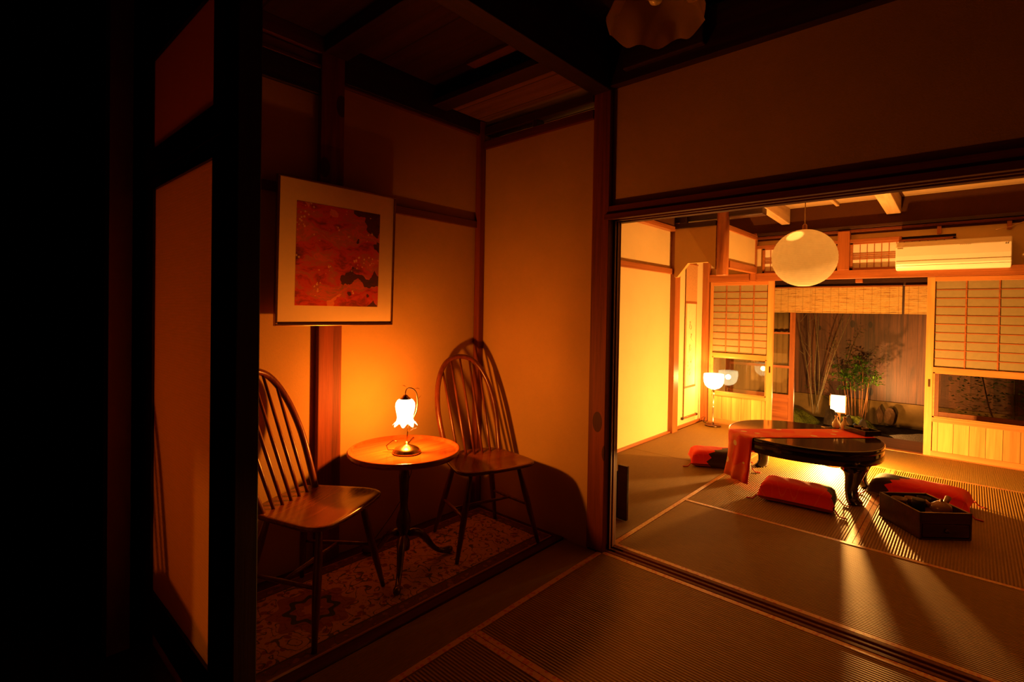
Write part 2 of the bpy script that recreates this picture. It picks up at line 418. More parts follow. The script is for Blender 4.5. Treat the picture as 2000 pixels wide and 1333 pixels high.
# ------------------------------------------------------------------ mesh helpers
class MB:
    def __init__(s): s.v = []; s.f = []; s.sm = []
    def add(s, vs, fs, smooth=False):
        o = len(s.v); s.v += [tuple(p) for p in vs]
        for f in fs: s.f.append(tuple(i + o for i in f)); s.sm.append(smooth)
        return s
    def box(s, x0, x1, y0, y1, z0, z1):
        if x0 > x1: x0, x1 = x1, x0
        if y0 > y1: y0, y1 = y1, y0
        if z0 > z1: z0, z1 = z1, z0
        vs = [(x0, y0, z0), (x1, y0, z0), (x1, y1, z0), (x0, y1, z0), (x0, y0, z1), (x1, y0, z1), (x1, y1, z1), (x0, y1, z1)]
        return s.add(vs, [(0, 3, 2, 1), (4, 5, 6, 7), (0, 1, 5, 4), (1, 2, 6, 5), (2, 3, 7, 6), (3, 0, 4, 7)])
    def hexa(s, b, t):
        return s.add(list(b) + list(t), [(0, 3, 2, 1), (4, 5, 6, 7), (0, 1, 5, 4), (1, 2, 6, 5), (2, 3, 7, 6), (3, 0, 4, 7)])
    def prism(s, pts, z0, z1, smooth=False):
        n = len(pts)
        vs = [(x, y, z0) for x, y in pts] + [(x, y, z1) for x, y in pts]
        s.add(vs, [tuple(range(n - 1, -1, -1)), tuple(range(n, 2 * n))])
        o = len(s.v) - 2 * n
        for i in range(n):
            j = (i + 1) % n; s.f.append((o + i, o + j, o + n + j, o + n + i)); s.sm.append(smooth)
        return s
    def loft(s, rings, caps=True, smooth=True, closed=True):
        n = len(rings[0]); o = len(s.v)
        for r in rings: s.v += [tuple(p) for p in r]
        for k in range(len(rings) - 1):
            for i in range(n if closed else n - 1):
                j = (i + 1) % n
                s.f.append((o + k * n + i, o + k * n + j, o + (k + 1) * n + j, o + (k + 1) * n + i)); s.sm.append(smooth)
        if caps and closed:
            s.f.append(tuple(o + i for i in range(n - 1, -1, -1))); s.sm.append(False)
            s.f.append(tuple(o + (len(rings) - 1) * n + i for i in range(n))); s.sm.append(False)
        return s
    def tube(s, pts, rad, n=8, caps=True, ry=None):
        pts = [Vector(p) for p in pts]
        if not isinstance(rad, (list, tuple)): rad = [rad] * len(pts)
        rings = []; prev = None
        for i, p in enumerate(pts):
            d = (pts[min(i + 1, len(pts) - 1)] - pts[max(i - 1, 0)]).normalized()
            if prev is None:
                u = d.cross(Vector((0, 0, 1)))
                if u.length < 1e-3: u = Vector((1, 0, 0))
            else: u = prev - d * prev.dot(d)
            u.normalize(); prev = u; v = d.cross(u)
            q = (ry or 1)
            rings.append([p + (u * cos(2 * pi * k / n) + v * sin(2 * pi * k / n) * q) * rad[i] for k in range(n)])
        return s.loft(rings, caps)
    def lathe(s, prof, c=(0, 0, 0), n=28, caps=False, mod=None):
        rings = []
        for i, (r, z) in enumerate(prof):
            ring = []
            for k in range(n):
                a = 2 * pi * k / n; rr = r; zz = z
                if mod: rr, zz = mod(r, z, a, i)
                ring.append((c[0] + rr * cos(a), c[1] + rr * sin(a), c[2] + zz))
            rings.append(ring)
        return s.loft(rings, caps)
    def build(s, name, mat, parent=None, bevel=0, seg=2, subs=0, loc=None, rot=None, autosmooth=False):
        me = bpy.data.meshes.new(name); me.from_pydata(s.v, [], s.f); me.update()
        for p, sm in zip(me.polygons, s.sm): p.use_smooth = sm
        bm = bmesh.new(); bm.from_mesh(me); bmesh.ops.recalc_face_normals(bm, faces=bm.faces); bm.to_mesh(me); bm.free()
        me.materials.append(M[mat] if isinstance(mat, str) else mat)
        o = bpy.data.objects.new(name, me); COL.objects.link(o)
        if parent: o.parent = parent
        if loc: o.location = loc
        if rot: o.rotation_euler = rot
        if bevel:
            b = o.modifiers.new('bevel', 'BEVEL'); b.width = bevel; b.segments = seg; b.limit_method = 'ANGLE'; b.angle_limit = radians(40)
            b.harden_normals = False
        if subs:
            b = o.modifiers.new('subd', 'SUBSURF'); b.levels = subs; b.render_levels = subs
        return o

def tag(o, label, cat, group=None, kind=None):
    o['label'] = label; o['category'] = cat
    if group: o['group'] = group
    if kind: o['kind'] = kind
    return o
def thing(name, loc, rz, label, cat, group=None):
    o = bpy.data.objects.new(name, None); COL.objects.link(o); o.location = loc; o.rotation_euler = (0, 0, rz)
    o.empty_display_size = .05
    return tag(o, label, cat, group)
def struct(o, label=None, cat=None):
    o['kind'] = 'structure'
    if label: o['label'] = label
    if cat: o['category'] = cat
    return o
def sempty(name, label, cat, loc=(0, 0, 0)):
    o = bpy.data.objects.new(name, None); COL.objects.link(o); o.location = loc; o.empty_display_size = .05
    return struct(o, label, cat)
def B(*a): return MB().box(*a)
def arc(c, r, a0, a1, n): return [(c[0] + r * cos(a0 + (a1 - a0) * i / n), c[1] + r * sin(a0 + (a1 - a0) * i / n)) for i in range(n + 1)]

XW, YO, FW = -2.33, 2.28, 5.94

# ================================================================== SETTING: room shell
struct(B(-4.6, 2.4, -1.7, 5.99, -.14, -.06).build('floor', 'w_dark_x'), 'dark sub-floor under the straw mats of both rooms', 'floor')
# left side wall (back wall of the alcove and left wall of the far room)
struct(B(-2.42, -2.34, .4, 2.36, -.06, 2.7).build('wall_left', 'plaster'), 'ochre plaster wall behind the framed picture', 'wall')
struct(B(-2.42, XW, 2.36, 5.99, -.06, 2.5).build('wall_left', 'plaster2'), 'cream plaster left wall of the far room with hanging scroll', 'wall')
# wall between the rooms, alcove side
struct(B(-2.34, -1.49, YO, 2.38, -.06, 2.27).build('wall_middle', 'plaster'), 'ochre plaster wall between the alcove and the far room', 'wall')
mb = B(-1.39, 2.4, 2.30, 2.385, 1.78, 2.39)
struct(mb.build('wall_middle', 'plaster'), 'broad ochre plaster wall above the opening into the far room', 'wall')
# near dark wall at the left, and unseen closing walls
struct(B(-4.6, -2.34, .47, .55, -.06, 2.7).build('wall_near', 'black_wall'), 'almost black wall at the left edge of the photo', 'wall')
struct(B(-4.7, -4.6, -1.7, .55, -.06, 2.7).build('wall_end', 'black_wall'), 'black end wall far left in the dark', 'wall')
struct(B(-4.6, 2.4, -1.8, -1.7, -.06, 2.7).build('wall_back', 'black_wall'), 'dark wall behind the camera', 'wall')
struct(B(2.4, 2.5, -1.7, 5.99, -.06, 2.7).build('wall_right', 'plaster_dark'), 'brown wall closing the right side', 'wall')
# ceilings
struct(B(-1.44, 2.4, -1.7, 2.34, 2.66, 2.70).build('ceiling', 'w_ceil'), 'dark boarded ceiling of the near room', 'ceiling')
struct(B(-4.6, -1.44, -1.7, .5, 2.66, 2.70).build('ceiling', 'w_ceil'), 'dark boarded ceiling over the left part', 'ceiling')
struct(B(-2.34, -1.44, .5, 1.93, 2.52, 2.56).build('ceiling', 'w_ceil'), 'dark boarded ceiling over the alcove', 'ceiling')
struct(B(-2.34, -1.44, 1.93, 2.40, 2.425, 2.45).build('ceiling', 'w_bare'), 'pale unpainted boards in the alcove ceiling corner', 'ceiling')

# ---- posts and beams (trim)
def trim(mb, mat, label, bevel=.003):
    return struct(mb.build('trim_%d' % trim.n, mat, bevel=bevel), label, 'timber')
trim.n = 0
def T(*a, mat='w_dark_z', label='', bevel=.003):
    trim.n += 1
    return trim(B(*a), mat, label, bevel)
T(-1.49, -1.39, 2.268, 2.40, 0, 2.66, mat='w_post', label='reddish brown post at the corner of the opening')
T(-2.34, -2.305, 1.19, 1.31, 0, 2.52, mat='w_post', label='reddish brown post behind the picture')
T(-2.34, -2.295, 2.235, 2.28, 0, 2.42, mat='w_post', label='slim dark post in the inner corner of the alcove')
T(-2.34, -2.315, .5, 1.19, 2.25, 2.37, mat='w_dark_y', label='dark rail above the left bay of the alcove wall')
T(-2.34, -2.31, .5, 1.19, 2.37, 2.39, mat='w_red_y', label='thin reddish ledge above the left bay of the alcove wall')
T(-2.34, -2.30, .5, 1.19, 2.44, 2.52, mat='w_red_y', label='ceiling moulding over the left bay')
T(-2.34, -2.315, 1.31, 2.235, 2.325, 2.34, mat='w_red_y', label='thin reddish strip under the beam of the right bay')
T(-2.34, -2.305, 1.31, 2.28, 2.34, 2.52, mat='w_dark_y', label='dark beam above the right bay of the alcove wall')
T(-2.34, -2.32, .93, 1.19, 1.755, 1.80, mat='w_red_y', label='thin rail left of the post behind the picture')
T(-2.34, -2.32, 1.31, 2.235, 1.755, 1.80, mat='w_red_y', label='thin horizontal rail running from the picture to the corner')
T(-2.34, -1.44, 1.20, 1.32, 2.45, 2.60, mat='w_dark_x', label='dark cross beam over the alcove')
T(-1.49, -1.39, .55, 2.268, 2.37, 2.66, mat='w_dark_y', label='heavy dark beam running over the edge of the alcove')
T(-2.295, -1.49, 2.262, 2.385, 2.25, 2.30, mat='w_red_x', label='reddish rail on top of the alcove side wall')
T(-2.295, -1.49, 2.262, 2.33, 2.337, 2.385, mat='w_dark_x', label='black bar just above the alcove side wall')
T(-2.30, -1.49, 1.85, 1.955, 2.395, 2.43, mat='w_dark_x', label='dark batten beside the pale ceiling boards')
T(-1.955, -1.53, 1.79, 1.85, 2.50, 2.518, mat='w_bare', label='short pale board in the alcove ceiling', bevel=0)
T(-1.90, -1.87, 2.262, 2.33, 2.30, 2.337, mat='w_dark_z', label='short block in the gap above the alcove side wall', bevel=.002)
T(-1.39, 2.4, 2.255, 2.41, 2.385, 2.60, mat='w_dark_x', label='heavy dark beam above the broad plaster wall')
T(-1.30, -.9, 2.22, 2.255, 2.43, 2.60, mat='w_dark_x', label='dark packing board on the beam above the plaster wall', bevel=.006)
T(-.9, 2.4, .45, .60, 2.50, 2.66, mat='w_dark_x', label='dark ceiling beam close to the camera')
# lintel with grooves over the opening
trim.n += 1
mb = MB(); mb.box(-1.39, 2.4, 2.268, 2.412, 1.735, 1.782)
for y0, y1 in ((2.255, 2.285), (2.318, 2.338), (2.37, 2.412)): mb.box(-1.41, 2.4, y0, y1, 1.712, 1.74)
trim(mb, 'w_red_x', 'grooved lintel across the opening into the far room', .002)
# threshold with grooves
trim.n += 1
mb = MB(); mb.box(-1.39, 2.4, 2.292, 2.385, -.06, -.006)
for y0, y1 in ((2.292, 2.312), (2.330, 2.345), (2.364, 2.385)): mb.box(-1.39, 2.4, y0, y1, -.006, .002)
trim(mb, 'w_red_x', 'grooved wooden threshold between the two rooms', .0015)
# sliding door edges stacked at the corner post
d = sempty('door_1', 'dark sliding doors pushed behind the corner post, only edges showing', 'door')
B(-1.62, -1.384, 2.315, 2.333, .003, 1.735).build('door_leaf', 'w_dark_z', d, .002)
B(-1.384, -1.379, 2.318, 2.330, .003, 1.735).build('edge_strip', 'w_mid_z', d, .001)
B(-1.62, -1.388, 2.35, 2.368, .003, 1.735).build('door_leaf', 'w_dark_z', d, .002)
B(-1.388, -1.383, 2.353, 2.365, .003, 1.735).build('edge_strip', 'w_mid_z', d, .001)

# ---- near reed screen at the left (closes the near end of the alcove)
T(-1.49, -1.39, .495, .555, 0, 2.66, mat='w_dark_z', label='near dark post at the left end of the alcove')
d = sempty('door_2', 'tall sliding screen of fine horizontal reeds glowing dim orange, left of the near post', 'door')
mb = MB(); mb.box(-1.59, -1.49, .500, .528, 0, 1.70); mb.box(-2.34, -2.20, .500, .528, 0, 1.70)
mb.box(-2.20, -1.59, .500, .528, 1.655, 1.70); mb.box(-2.20, -1.59, .500, .528, .06, .20)
mb.build('frame', 'w_dark_z', d, .002)
B(-2.20, -1.59, .510, .516, .20, 1.655).build('reed_panel', 'reed', d)
B(-2.20, -1.59, .510, .516, 0, .06).build('lower_panel', 'reed_plain', d)
d = sempty('window_1', 'dim paper transom above the reed screen at the left', 'window')
B(-2.34, -1.49, .49, .54, 1.70, 1.79).build('lintel', 'w_dark_x', d, .002)
B(-2.34, -1.49, .505, .511, 1.79, 2.115).build('pane', 'reed_plain', d)
mb = MB(); mb.box(-2.34, -1.49, .495, .54, 2.115, 2.145); mb.box(-1.585, -1.49, .50, .53, 1.79, 2.12); mb.box(-2.34, -2.20, .50, .53, 1.79, 2.12)
mb.build('frame', 'w_red_x', d, .002)
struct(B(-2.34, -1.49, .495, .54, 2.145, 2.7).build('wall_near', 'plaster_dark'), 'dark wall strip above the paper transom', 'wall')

# ================================================================== far room shell
T(-2.335, -2.30, 2.41, 5.03, 1.645, 1.70, mat='w_mid_y', label='amber rail along the left wall of the far room')
T(-2.335, -2.27, 2.41, 5.03, 2.08, 2.125, mat='w_mid_y', label='amber cornice along the top of the left wall')
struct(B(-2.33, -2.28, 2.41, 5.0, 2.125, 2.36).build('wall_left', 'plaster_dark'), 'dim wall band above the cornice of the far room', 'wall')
T(-2.34, -2.275, 5.03, 5.15, 0, 2.36, mat='w_mid_z', label='squared alcove post on the left wall of the far room')
T(-2.335, -2.26, 5.88, 5.97, 0, 2.36, mat='w_mid_z', label='corner post behind the standing lamp')
T(-2.335, -2.30, 2.41, 5.03, 0, .018, mat='w_mid_y', label='thin wooden skirting along the left wall', bevel=.001)
T(-2.335, -2.31, 5.15, 5.88, 0, .03, mat='w_mid_y', label='thin wooden skirting under the hanging scroll', bevel=.001)
# hanging wall with cut corners, short hanging pillar, side wall above rail
mb = MB(); out_ = [(-2.275, 1.61), (-2.245, 1.61), (-2.135, 1.747), (-1.93, 1.747), (-1.86, 1.675), (-1.86, 2.10), (-2.275, 2.10)]
n_ = len(out_); vs = [(x, 5.0, z) for x, z in out_] + [(x, 5.05, z) for x, z in out_]
mb.add(vs, [tuple(range(n_)), tuple(range(2 * n_ - 1, n_ - 1, -1))] + [(i, (i + 1) % n_, n_ + (i + 1) % n_, n_ + i) for i in range(n_)])
struct(mb.build('wall_alcove', 'plaster'), 'short hanging wall with cut corners in front of the scroll recess', 'wall')
trim.n += 1
trim(MB().lathe([(.053, 1.615), (.056, 1.62), (.056, 2.36)], (-1.805, 5.03, 0), 24, True), 'w_mid_z', 'short rounded pillar hanging from the ceiling, not reaching the floor', 0)
struct(B(-1.80, -1.765, 5.08, 5.90, 1.76, 2.05).build('wall_alcove', 'plaster2'), 'small cream side wall running back from the hanging pillar', 'wall')
T(-1.815, -1.75, 5.08, 5.92, 1.69, 1.76, mat='w_mid_y', label='amber rail under the small side wall')
T(-1.815, -1.75, 5.04, 5.92, 2.05, 2.10, mat='w_mid_y', label='amber rail on top of the small side wall')
T(-1.81, -1.755, 5.88, 5.935, 1.60, 2.12, mat='w_mid_z', label='slim post where the small side wall meets the far wall')
T(-2.28, -1.86, 4.985, 5.06, 2.10, 2.15, mat='w_dark_x', label='dark rail on top of the hanging wall')
T(-2.33, -1.45, 5.02, 5.16, 2.17, 2.30, mat='w_dark_x', label='rough dark beam behind the hanging pillar', bevel=.012)
T(-2.22, -2.15, 4.98, 5.03, 2.15, 2.37, mat='w_dark_z', label='short dark strut above the hanging wall')
# far wall upper parts
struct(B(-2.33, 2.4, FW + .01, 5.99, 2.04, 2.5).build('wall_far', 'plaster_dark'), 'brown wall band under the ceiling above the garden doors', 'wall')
struct(B(-1.80, 2.4, FW + .012, 5.97, 1.985, 2.07).build('wall_far', 'plaster2'), 'narrow lit plaster strip above the transom windows', 'wall')
struct(B(-1.80, -1.70, FW + .01, 5.97, 1.69, 1.99).build('wall_far', 'plaster2'), 'small cream plaster panel left of the transom', 'wall')
struct(B(-.12, 2.4, FW + .01, 5.97, 1.69, 1.99).build('wall_far', 'plaster2'), 'cream plaster behind and right of the air conditioner', 'wall')
struct(B(-2.33, -1.80, FW + .01, 5.97, 1.69, 2.05).build('wall_far', 'plaster2'), 'cream plaster behind the hanging pillar', 'wall')
T(-2.27, 2.4, 5.90, 5.97, 1.607, 1.69, mat='w_mid_x', label='long amber lintel above the garden doors')
T(-1.80, -.5, 5.915, 5.965, 1.955, 1.99, mat='w_mid_x', label='amber rail above the transom windows')
T(-1.0, -.9, 5.88, 5.965, 1.69, 2.07, mat='w_mid_z', label='square amber post between the two transoms')
T(-2.33, 2.4, 5.91, 5.965, 2.062, 2.085, mat='w_red_x', label='thin moulding under the black bar of the far wall')  # darker wood than the amber rails, to deepen the air conditioner's shadow
T(-2.33, 2.4, 5.90, 5.965, 2.09, 2.12, mat='w_dark_x', label='black bar high on the far wall')
T(-.25, -.22, 5.93, 5.96, 1.99, 2.06, mat='w_mid_z', label='small stud above the air conditioner, left', bevel=.001)
T(.20, .23, 5.93, 5.96, 1.99, 2.06, mat='w_mid_z', label='small stud above the air conditioner, right', bevel=.001)
# ceiling of the far room and its rafters
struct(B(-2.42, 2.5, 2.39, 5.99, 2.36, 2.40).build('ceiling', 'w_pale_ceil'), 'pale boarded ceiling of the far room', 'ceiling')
def rafter(x0, x1, z_near, z_far, hgt, mat, label):
    trim.n += 1
    y0, y1 = 2.42, 5.93
    mb = MB().hexa([(x0, y0, z_near), (x1, y0, z_near), (x1, y1, z_far), (x0, y1, z_far)],
                   [(x0, y0, 2.365), (x1, y0, 2.365), (x1, y1, 2.365), (x0, y1, 2.365)])
    trim(mb, mat, label, .006)
rafter(-1.52, -1.44, 2.345, 2.195, .1, 'w_beam', 'squared pale rafter left of the paper globe')
rafter(-.62, -.51, 2.345, 2.205, .1, 'w_beam', 'squared pale rafter above the air conditioner')
rafter(-1.03, -1.0, 2.355, 2.33, .03, 'w_beam', 'slim batten between the two rafters')

# ---- transoms
def transom(name, x0, x1, label):
    d = sempty(name, label, 'window')
    mb = MB(); mb.box(x0, x1, 5.925, 5.955, 1.69, 1.712); mb.box(x0, x1, 5.925, 5.955, 1.94, 1.958)
    mb.box(x0, x0 + .022, 5.925, 5.955, 1.69, 1.955); mb.box(x1 - .022, x1, 5.925, 5.955, 1.69, 1.955)
    mb.build('frame', 'w_mid_x', d, .001)
    mb = MB()
    n = int(round((x1 - x0 - .04) / .055))
    for i in range(1, n): 
        x = x0 + .022 + (x1 - x0 - .044) * i / n
        mb.box(x - .003, x + .003, 5.941, 5.9455, 1.71, 1.942)
    for z in (1.795, 1.812, 1.83, 1.848, ): mb.box(x0 + .02, x1 - .02, 5.940, 5.9450, z - .003, z + .003)
    mb.build('lattice', 'w_mid_x', d)
    B(x0 + .02, x1 - .02, 5.946, 5.949, 1.71, 1.942).build('paper', 'shoji_b', d)
transom('window_2', -1.70, -1.0, 'paper transom lattice partly hidden by the paper globe')
transom('window_3', -.90, -.12, 'paper transom lattice between the square post and the air conditioner')

# ---- garden doors (shoji with glass)
def shoji_door(name, x0, x1, yc, label, ncol, sr=.06, sl=.035, handle=None, mat='w_lt'):
    d = sempty(name, label, 'door')
    y0, y1 = yc - .015, yc + .015
    mb = MB(); mb.box(x0, x0 + sl, y0, y1, .003, 1.605); mb.box(x1 - sr, x1, y0, y1, .003, 1.605); mb.build('frame', mat + '_z', d, .0015)
    mb = MB(); a, b = x0 + sl, x1 - sr
    mb.box(a, b, y0, y1, .003, .05); mb.box(a, b, y0, y1, .31, .35); mb.box(a, b, y0, y1, .755, .80); mb.box(a, b, y0, y1, 1.565, 1.605)
    mb.build('rail', mat + '_x', d, .0015)
    B(a, b, yc - .004, yc + .004, .05, .31).build('lower_panel', 'w_panel', d)
    B(a + .004, b - .004, yc - .002, yc + .002, .35, .755).build('glass_pane', 'glass', d)
    mb = MB(); mb.box(a, a + .014, y0 + .004, y1 - .004, .35, .755); mb.box(b - .014, b, y0 + .004, y1 - .004, .35, .755)
    mb.box(a, b, y0 + .004, y1 - .004, .35, .362); mb.box(a, b, y0 + .004, y1 - .004, .743, .755); mb.build('glazing_bead', mat + '_x', d, .001)
    mb = MB(); 
    for i in range(1, ncol): x = a + (b - a) * i / ncol; mb.box(x - .005, x + .005, yc - .004, yc + .002, .80, 1.565)
    for i in range(1, 10): z = .80 + .765 * i / 10; mb.box(a, b, yc - .003, yc + .002, z - .0038, z + .0038)
    mb.build('lattice', 'w_mid_x', d)
    B(a, b, yc + .0015, yc + .003, .80, 1.565).build('paper', 'shoji', d)
    if handle is not None: B(handle - .008, handle + .008, y0 - .001, y0 + .004, .62, .69).build('finger_pull', 'bronze', d, .001)
    return d
shoji_door('door_3', -2.25, -1.573, 5.925, 'left paper and glass sliding door behind the standing lamp', 4, handle=-1.60)
shoji_door('door_4', -.305, .62, 5.925, 'right paper and glass sliding door at the edge of the photo', 4, .035, .055, handle=-.275)
# outer glass doors across the veranda
def outer_door(name, x0, x1, yc, label, mid=.62):
    d = sempty(name, label, 'door')
    mb = MB(); mb.box(x0, x0 + .05, yc - .015, yc + .015, -.03, 1.56); mb.box(x1 - .055, x1, yc - .015, yc + .015, -.03, 1.56); mb.build('frame', 'w_mid_z', d, .0015)
    mb = MB(); a, b = x0 + .05, x1 - .055
    for z0, z1 in ((-.03, .02), (.27, .31), (mid, mid + .03), (1.02, 1.04), (1.51, 1.56)): mb.box(a, b, yc - .014, yc + .014, z0, z1)
    mb.build('rail', 'w_mid_x', d, .001)
    B(a, b, yc - .004, yc + .004, .02, .27).build('lower_panel', 'w_mid_x', d)
    B(a, b, yc - .002, yc + .002, .31, 1.51).build('glass_pane', 'glass', d)
outer_door('door_5', -2.30, -1.52, 6.60, 'outer glass door with wooden foot panel left of the garden view')
outer_door('door_6', -.28, .75, 6.60, 'outer glass door seen through the right sliding door', .74)
# pale curtain behind the left outer door
mbc = MB(); rows = []
for z in (-.02, .5, 1.0, 1.5): rows.append([(-2.29 + .74 * i / 60, 6.655 + .008 * sin(i * 1.3) + .004 * sin(i * .37 + z), z) for i in range(61)])
mbc.loft(rows, False, True, closed=False)
o = mbc.build('pleated_curtain', paper('thin_pale_curtain', (.50, .33, .15), .3)); sd_ = o.modifiers.new('solid', 'SOLIDIFY'); sd_.thickness = .0015
tag(o, 'pale pleated curtain seen through the glass of the left garden door', 'curtain')
# veranda
struct(B(-2.42, 2.5, 5.99, 6.68, -.16, -.035).build('veranda_floor', wood('veranda_board', (.10, .03, .012), (.22, .075, .03), 'X', 1, .3, .2, planks=('Y', .12))), 'dark veranda floor between the paper doors and the garden', 'floor')
struct(B(-2.42, -2.34, 5.99, 6.7, -.16, 2.3).build('wall_veranda', 'plaster2'), 'plaster end wall of the veranda at the left', 'wall')
struct(B(1.6, 1.7, 5.99, 6.7, -.16, 2.3).build('wall_veranda', 'plaster2'), 'plaster end wall of the veranda at the right', 'wall')
struct(B(-2.42, 2.5, 5.99, 7.1, 1.95, 2.0).build('ceiling', 'w_dark_x'), 'dark veranda roof lining', 'ceiling')
T(-2.42, 1.7, 6.57, 6.64, 1.565, 1.64, mat='w_dark_x', label='dark lintel of the veranda above the reed blinds')
struct(B(-2.42, 1.7, 6.59, 6.62, 1.64, 1.96).build('wall_veranda', 'plaster_dark'), 'dark strip above the veranda lintel', 'wall')
T(-.86, -.80, 5.98, 6.02, 1.57, 1.607, mat='w_mid_x', label='small wooden block under the lintel above the garden opening')
T(-1.573, -.305, 5.90, 5.965, -.04, .003, mat='w_lt_x', label='pale wooden sill of the garden opening')
T(-2.25, -1.573, 5.90, 5.965, -.04, .002, mat='w_lt_x', label='pale wooden sill under the left garden door')
T(-.305, 2.4, 5.90, 5.965, -.04, .002, mat='w_lt_x', label='pale wooden sill under the right garden door')

# ================================================================== tatami mats
def mat(x0, x1, y0, y1, surf, borders, label, z=0.0):
    t = thing('tatami_mat', ((x0 + x1) / 2, (y0 + y1) / 2, z - .058), 0, label, 'mat')
    cx, cy = (x0 + x1) / 2, (y0 + y1) / 2
    o = B(x0 - cx + .0015, x1 - cx - .0015, y0 - cy + .0015, y1 - cy - .0015, 0, .058).build('rush_surface', surf, t, .002)
    wd = .027
    for s_ in borders:
        if s_ == 'y0': o = B(x0 - cx, x1 - cx, y0 - cy + .001, y0 - cy + wd, .05, .0592)
        if s_ == 'y1': o = B(x0 - cx, x1 - cx, y1 - cy - wd, y1 - cy - .001, .05, .0592)
        if s_ == 'x0': o = B(x0 - cx + .001, x0 - cx + wd, y0 - cy, y1 - cy, .05, .0592)
        if s_ == 'x1': o = B(x1 - cx - wd, x1 - cx - .001, y0 - cy, y1 - cy, .05, .0592)
        o.build('cloth_border', 'heri', t)
    return t
mat(-1.388, .44, 1.362, 2.288, 'tat_x', ('y0', 'y1'), 'ribbed straw mat just in front of the threshold')
mat(-1.388, .44, .435, 1.361, 'tat_x', ('y0', 'y1'), 'ribbed straw mat at the bottom edge of the photo')
mat(-1.63, -1.389, .435, 2.262, 'tat_s', ('x1',), 'narrow smooth straw mat strip beside the rug')
mat(-1.388, .44, 2.39, 3.318, 'tat_x', ('y0', 'y1'), 'ribbed straw mat just beyond the threshold with streaks of light')
mat(-2.30, -1.389, 2.39, 4.20, 'tat_s', ('x1',), 'smooth straw mat along the left wall of the far room')
mat(-2.30, -1.389, 4.201, 5.89, 'tat_s', ('x1',), 'smooth straw mat in front of the standing lamp')
mat(-1.388, -.462, 3.319, 5.14, 'tat_y', ('x1',), 'straw mat under the left part of the low black table')
mat(-.461, .466, 3.319, 5.14, 'tat_y', ('x0',), 'straw mat under the dark wooden box')
mat(-1.388, .466, 5.141, 5.89, 'tat_s', ('y0',), 'straw mat nearest the garden doors')

# ================================================================== alcove: board, rug
tag(B(-2.335, -1.632, .56, 2.262, -.02, .008).build('alcove_board', 'board', None, .002), 'dark red wooden floor board framing the rug in the alcove', 'floor board')
RX0, RX1, RY0, RY1 = -2.25, -1.682, .58, 2.222
M['rug'] = rug_mat(RX0, RX1, -.22, 2.222)
tag(B(RX0, RX1, RY0, RY1, .008, .015).build('persian_rug', 'rug', None, .002), 'long patterned red and beige rug under the two chairs', 'rug')
RZ = .015

